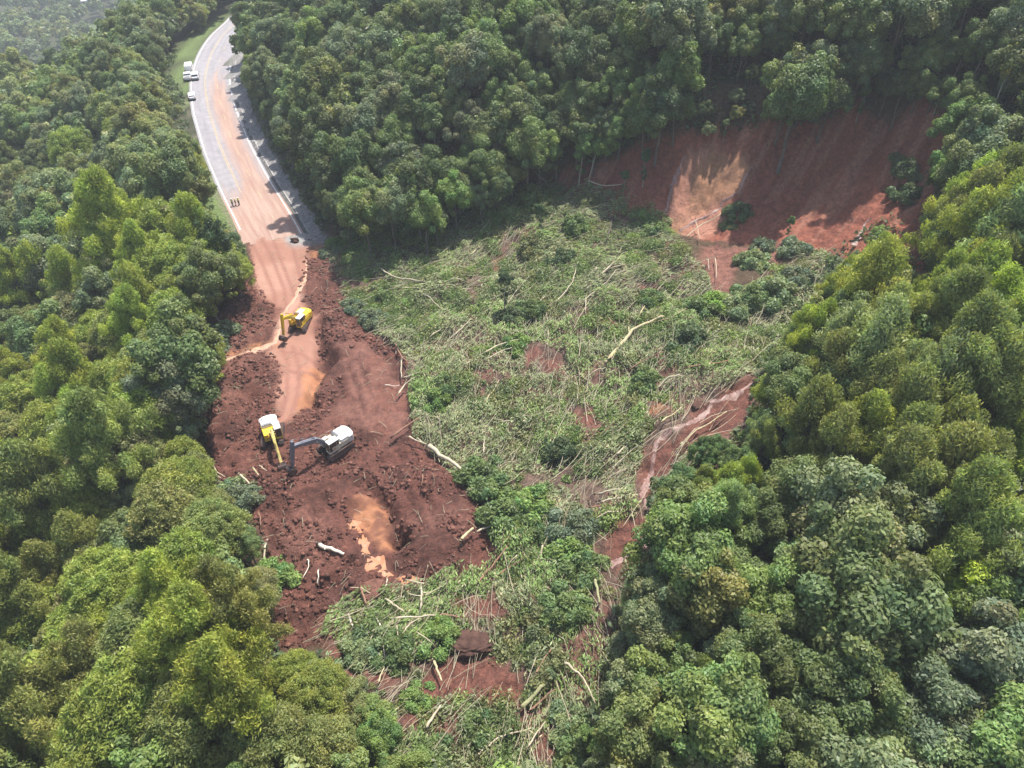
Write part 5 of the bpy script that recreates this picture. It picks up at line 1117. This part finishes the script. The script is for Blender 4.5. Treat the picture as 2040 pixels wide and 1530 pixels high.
    def cyl(a, b, r0, par=root):
        m = MB(); m.M = Hs; a = Vector(a); b = Vector(b); m.tube([a, a.lerp(b, .58)], r0, 8); o_ = m.build('hydraulic_cylinder', boomc, par)
        m = MB(); m.M = Hs; m.tube([a.lerp(b, .5), b], r0*.55, 8); m.build('rod', rod, o_); return o_
    for s in (-1, 1): cyl((1.35, y_+s*.34, 1.2), (K.x, y_+s*.34, K.z-.1), .10)
    cyl((K.x, y_, K.z+.5), (Bk.x, y_, Bk.z+.25), .10); L = E+d2*.5-Vector((d2.z, 0, -d2.x))*.0
    ou = Vector((-d2.z, 0, d2.x)); ou = ou if ou.x > 0 else -ou
    cyl(tuple(E+d2*.3+ou*.4+Vector((0, y_, 0))), tuple(S-d2*.3+ou*.45+Vector((0, y_, 0))), .08)
    # bucket: curved shell with teeth
    bm_ = MB(); bm_.M = Hs; a0 = bucket; n_ = 9; ot = []; it = []
    for k in range(n_):
        a = a0+math.radians(230)*k/(n_-1); r1 = .62
        ot.append((S.x+math.cos(a)*r1+math.cos(a0+2.0)*.42, S.z+math.sin(a)*r1+math.sin(a0+2.0)*.42-.15)); it.append((S.x+math.cos(a)*(r1-.06)+math.cos(a0+2.0)*.42, S.z+math.sin(a)*(r1-.06)+math.sin(a0+2.0)*.42-.15))
    W = .58
    vs = [(x, y_+s*W, z) for x, z in ot for s in (-1, 1)]+[(x, y_+s*W, z) for x, z in it for s in (-1, 1)]; fs = []
    for k in range(n_-1):
        i = 2*k; fs += [(i, i+1, i+3, i+2), (2*n_+i+2, 2*n_+i+3, 2*n_+i+1, 2*n_+i)]
    fs += [tuple(range(0, 2*n_, 2)), tuple(range(2*n_-1, 0, -2))]
    bm_.add(vs, fs); bk = bm_.build('bucket', M_steel, root)
    te = MB(); te.M = Hs; q = Vector((ot[-1][0], 0, ot[-1][1])); dr = Vector((ot[-1][0]-ot[-2][0], 0, ot[-1][1]-ot[-2][1])).normalized()
    for k in range(5): te.tube([(q.x, y_-W+.12+k*.23, q.z), (q.x+dr.x*.28, y_-W+.12+k*.23, q.z+dr.z*.28)], [.07,.03], 4)
    te.build('teeth', M_char, bk); return root
A = math.atan2
excavator(600, 650, A(-.97,-.10), A(-.95,-.32), 'all yellow excavator on the muddy track, higher up than the other two, arm folded down', M_yel, M_yel, M_yel, M_cream, 0, (4.4, 4.6), (5.0, 1.6), math.radians(200), .92)
excavator(545, 872, A(-.98,.2), A(-.90,.43), 'yellow excavator with white engine cover, left of the grey boomed one', M_yel, M_yel2, M_cream, M_cream, 0, (4.7, 3.7), (6.9, 1.4), math.radians(200), .95)
excavator(670, 895, A(-.74,-.67), A(-.72,-.69), 'white and beige excavator with slate grey boom reaching left', M_beige, M_boom, M_cream, M_cream, 0, (6.0, 4.9), (6.7, 1.6), math.radians(200), .97, rod=M_chrome)

# ------------------------------------------------------------------ vehicles on the verge
M_carw = simple('white_car_paint', (.80,.80,.80), .25, var=.05, scale=1, spec=.6); M_lamp = simple('lamp_glass', (.55,.10,.06), .2); M_hlamp = simple('clear_lamp_glass', (.75,.75,.72), .15)
def car(px, py, ang, label, name, cat, prof, L, W, win, bed=None, box_top=None):
    p = at(px, py); root = empty(name, (p.x, p.y, p.z+.04), ang, label, cat, 'white vehicles parked beside the road')
    b = MB(); b.prism(prof, -W/2, W/2); body = b.build('body', M_carw, root, .06)
    g = MB(); g.prism(win, -W/2-.012, W/2+.012); gl = g.build('side_window', M_glass, root, .02)
    ws = MB(); (x1, z1), (x2, z2) = win[1], win[2]; ws.add([(x1+.10,-W/2+.12,z1),(x1+.10,W/2-.12,z1),(x2+.05,W/2-.18,z2+.02),(x2+.05,-W/2+.18,z2+.02)], [(0,1,2,3)]); ws.build('windscreen', M_glass, root)
    rw = MB(); (x1, z1), (x2, z2) = win[0], win[3]; rw.add([(x1-.10,-W/2+.12,z1),(x1-.10,W/2-.12,z1),(x2-.05,W/2-.18,z2),(x2-.05,-W/2+.18,z2)], [(3,2,1,0)]); rw.build('rear_window', M_glass, root)
    if bed:
        q = MB(); q.box(((bed[0]+bed[1])/2, 0, bed[2]), (bed[1]-bed[0], W-.3, .03)); q.build('load_bed', M_char, root)
    for sx in (-1, 1):
        for sy in (-1, 1):
            t = MB(); t.tube([(sx*L*.31, sy*(W/2-.2), .34), (sx*L*.31, sy*(W/2+.02), .34)], .34, 16); tt = t.build('wheel', M_black, root)
            t = MB(); t.tube([(sx*L*.31, sy*(W/2), .34), (sx*L*.31, sy*(W/2+.04), .34)], .2, 12); t.build('rim', M_chrome, tt)
    for sy in (-1, 1):
        t = MB(); t.box((L/2-.04, sy*(W/2-.28), .75), (.1,.38,.18)); t.build('headlight', M_hlamp, root, .02)
        t = MB(); t.box((-L/2+.03, sy*(W/2-.16), .9), (.08,.16,.32)); t.build('tail_light', M_lamp, root, .02)
        t = MB(); t.box((win[1][0]-.15, sy*(W/2+.1), win[1][1]+.08), (.12,.2,.15)); t.build('mirror', M_carw, root, .02)
    t = MB(); t.box((L/2, 0, .45), (.12,W*.92,.22)); t.box((-L/2, 0, .45), (.12,W*.92,.22)); t.build('bumper', M_char, root, .03)
    return root
def sedan(L, hh): return ([(-L/2,.35),(L/2,.35),(L/2,.8),(L*.28,.98),(L*.10,hh),(-L*.30,hh),(-L*.44,1.0),(-L/2,.95)], [(-L*.42,1.02),(L*.245,1.02),(L*.09,hh-.07),(-L*.30,hh-.07)])
ra = lambda a, b: A(at(*b).y-at(*a).y, at(*b).x-at(*a).x)
pr, wi = sedan(4.6, 1.75); car(390, 156, ra((383,200),(386,140)), 'largest white vehicle, standing on the asphalt inside the edge line', 'parked_car', 'car', pr, 4.9, 2.0, wi)
pr = [(-2.6,.4),(2.6,.4),(2.6,.9),(2.1,1.1),(1.4,2.1),(-2.5,2.15),(-2.6,2.0)]; wi = [(-2.3,1.25),(1.95,1.25),(1.38,1.95),(-2.3,1.95)]
car(378, 141, ra((380,190),(384,140)), 'white van farthest up the verge, at the back of the parked group', 'parked_van', 'van', pr, 5.2, 2.0, wi)
pr = [(-2.6,.4),(2.6,.4),(2.6,.9),(1.3,1.1),(.7,1.75),(-.7,1.75),(-.95,1.12),(-2.6,1.1)]; wi = [(-.85,1.15),(1.15,1.15),(.66,1.66),(-.68,1.66)]
car(375, 157, ra((380,190),(384,140)), 'white pickup on the grass left of the largest vehicle', 'parked_pickup', 'pickup truck', pr, 5.2, 1.85, wi, bed=(-2.5,-1.05,1.1))
pr, wi = sedan(4.2, 1.5); car(384, 196, ra((386,225),(383,170)), 'small white car parked alone nearest the slide on the edge line', 'parked_car', 'car', pr, 4.2, 1.75, wi)

# ------------------------------------------------------------------ three workers on the road
M_skin = simple('skin', (.42,.25,.17), .6); M_vest = simple('yellow_green_vest', (.55,.72,.05), .7, var=.1); M_trou = {'dark': simple('dark_trousers', (.035,.04,.05), .8), 'green': simple('green_trousers', (.08,.12,.08), .8)}; M_hat = simple('white_helmet', (.75,.74,.6), .4); M_boot = simple('boots', (.03,.025,.02), .8); M_hair = simple('dark_hair', (.02,.015,.01), .8)
def skinned(name, verts, edges, radii, mat, parent):
    me = bpy.data.meshes.new(name); me.from_pydata(verts, edges, []); me.materials.append(mat); o = link(name, me, parent)
    s = o.modifiers.new('skin', 'SKIN'); s.use_smooth_shade = True
    for i, r in enumerate(radii): me.skin_vertices[0].data[i].radius = (r, r*.85)
    me.skin_vertices[0].data[0].use_root = True; u = o.modifiers.new('sub', 'SUBSURF'); u.levels = u.render_levels = 1; return o
def person(px, py, face, label, tro, arm=0.0, hat=True):
    p = at(px, py); r = empty('person', (p.x, p.y, max(p.z, .03)), face, label, 'person', 'workers standing on the road')
    V = [(0,0,.95),(0,0,1.15),(0,0,1.38),(.01,0,1.5),(.02,0,1.58),(.03,0,1.68),(.0,.19,1.42),(.02,.27,1.14),(.12+arm,.25,.92+arm*.6),(0,-.19,1.42),(.02,-.27,1.14),(.14,-.22,.94),
         (0,.10,.88),(.03,.12,.48),(-.01,.13,.08),(.13,.15,.04),(0,-.10,.88),(.01,-.13,.48),(-.03,-.15,.08),(.11,-.17,.04)]
    E = [(0,1),(1,2),(2,3),(3,4),(4,5),(2,6),(6,7),(7,8),(2,9),(9,10),(10,11),(0,12),(12,13),(13,14),(14,15),(0,16),(16,17),(17,18),(18,19)]
    R = [.15,.14,.15,.06,.095,.10,.065,.045,.035,.065,.045,.035,.09,.065,.045,.04,.09,.065,.045,.04]
    skinned('body', V, E, R, M_skin, r)
    skinned('vest', [(0,0,1.0),(0,0,1.2),(0,0,1.40),(0,.16,1.42),(0,-.16,1.42)], [(0,1),(1,2),(2,3),(2,4)], [.175,.17,.18,.10,.10], M_vest, r)
    skinned('trousers', [(0,0,.95),(0,.10,.86),(.03,.12,.48),(-.01,.13,.14),(0,-.10,.86),(.01,-.13,.48),(-.03,-.15,.14)], [(0,1),(1,2),(2,3),(0,4),(4,5),(5,6)], [.16,.115,.085,.065,.115,.085,.065], M_trou[tro], r)
    b = MB()
    for s, x in ((1, .05), (-1, .03)): b.box((x, s*.14, .06), (.27,.10,.12), (.7,.9))
    b.build('boots', M_boot, r, .02)
    m = MB(); m.tube([(.03,0,1.63),(.03,0,1.70),(.03,0,1.77),(.03,0,1.80)], [.135,.13,.09,.02], 12); m.build('helmet' if hat else 'hair', M_hat if hat else M_hair, r, smooth=True)
person(464, 411, 1.2, 'left worker of the three on the road, bright vest over green trousers', 'green')
person(470.5, 410, -2.6, 'middle worker of the three on the road, pale helmet and dark trousers', 'dark', .1)
person(477, 409, 2.8, 'right worker of the three on the road, bright vest and arm bent', 'dark', .15)

# ------------------------------------------------------------------ far buildings in the valley
def shed(px, py, L, W, h, ang, label, name='farm_building'):
    p = at(px, py); r = empty(name, (p.x, p.y, p.z), ang, label, 'building'); b = MB(); b.box((0,0,h/2-1), (L,W,h+2)); wl_ = b.build('wall', M_cream, r)
    f = MB(); pr = [(-W/2-.6,h-.05),(W/2+.6,h-.05),(0,h+W*.16)]; f.M = Matrix.Rotation(math.pi/2, 4, 'Z'); f.prism(pr, -L/2-.6, L/2+.6); f.build('roof', simple('white_metal_roof', (.85,.86,.88), .4, var=.05), r)
    for k in range(int(L/4)):
        w = MB(); w.box((-L/2+2+k*4, -W/2-.02, h*.55), (1.4,.08,1.2)); w.build('window', M_glass, wl_)
    d = MB(); d.box((L/2+.02, 0, h*.35), (.08,3,h*.7)); d.build('door', M_grey, r); return r
shed(160, 4, 21, 13, 6, .15, 'long white roofed building in the far valley at the top left'); shed(176, 9, 9, 6, 4, .2, 'small white shed just in front of the long white roofed building')
shed(43, 107, 5, 3.2, 3, .2, 'tiny pale shed at the edge of the far left ridge', 'hut')
# ------------------------------------------------------------------ haze
def haze():
    me = bpy.data.meshes.new('haze'); bm = bmesh.new(); bmesh.ops.create_cube(bm, size=1)
    x0, x1, y0, y1, z0, z1 = -2700, 2700, -450, 3700, -135, 175
    for v in bm.verts: v.co = ((x0+x1)/2+v.co.x*(x1-x0), (y0+y1)/2+v.co.y*(y1-y0), (z0+z1)/2+v.co.z*(z1-z0))
    bm.to_mesh(me); bm.free()
    m = bpy.data.materials.new('haze'); m.use_nodes = True; nt = m.node_tree; nt.nodes.clear()
    o = nt.nodes.new('ShaderNodeOutputMaterial'); v = nt.nodes.new('ShaderNodeVolumePrincipled')
    v.inputs['Color'].default_value = (.90,.95,.97,1); v.inputs['Density'].default_value = HAZE; v.inputs['Anisotropy'].default_value = 0.1
    nt.links.new(v.outputs[0], o.inputs['Volume']); ob = link('haze', me, None, [m]); tag(ob, kind='stuff'); ob['label'] = 'pale haze in the air'
    return ob
HAZE = 0.00031
haze()
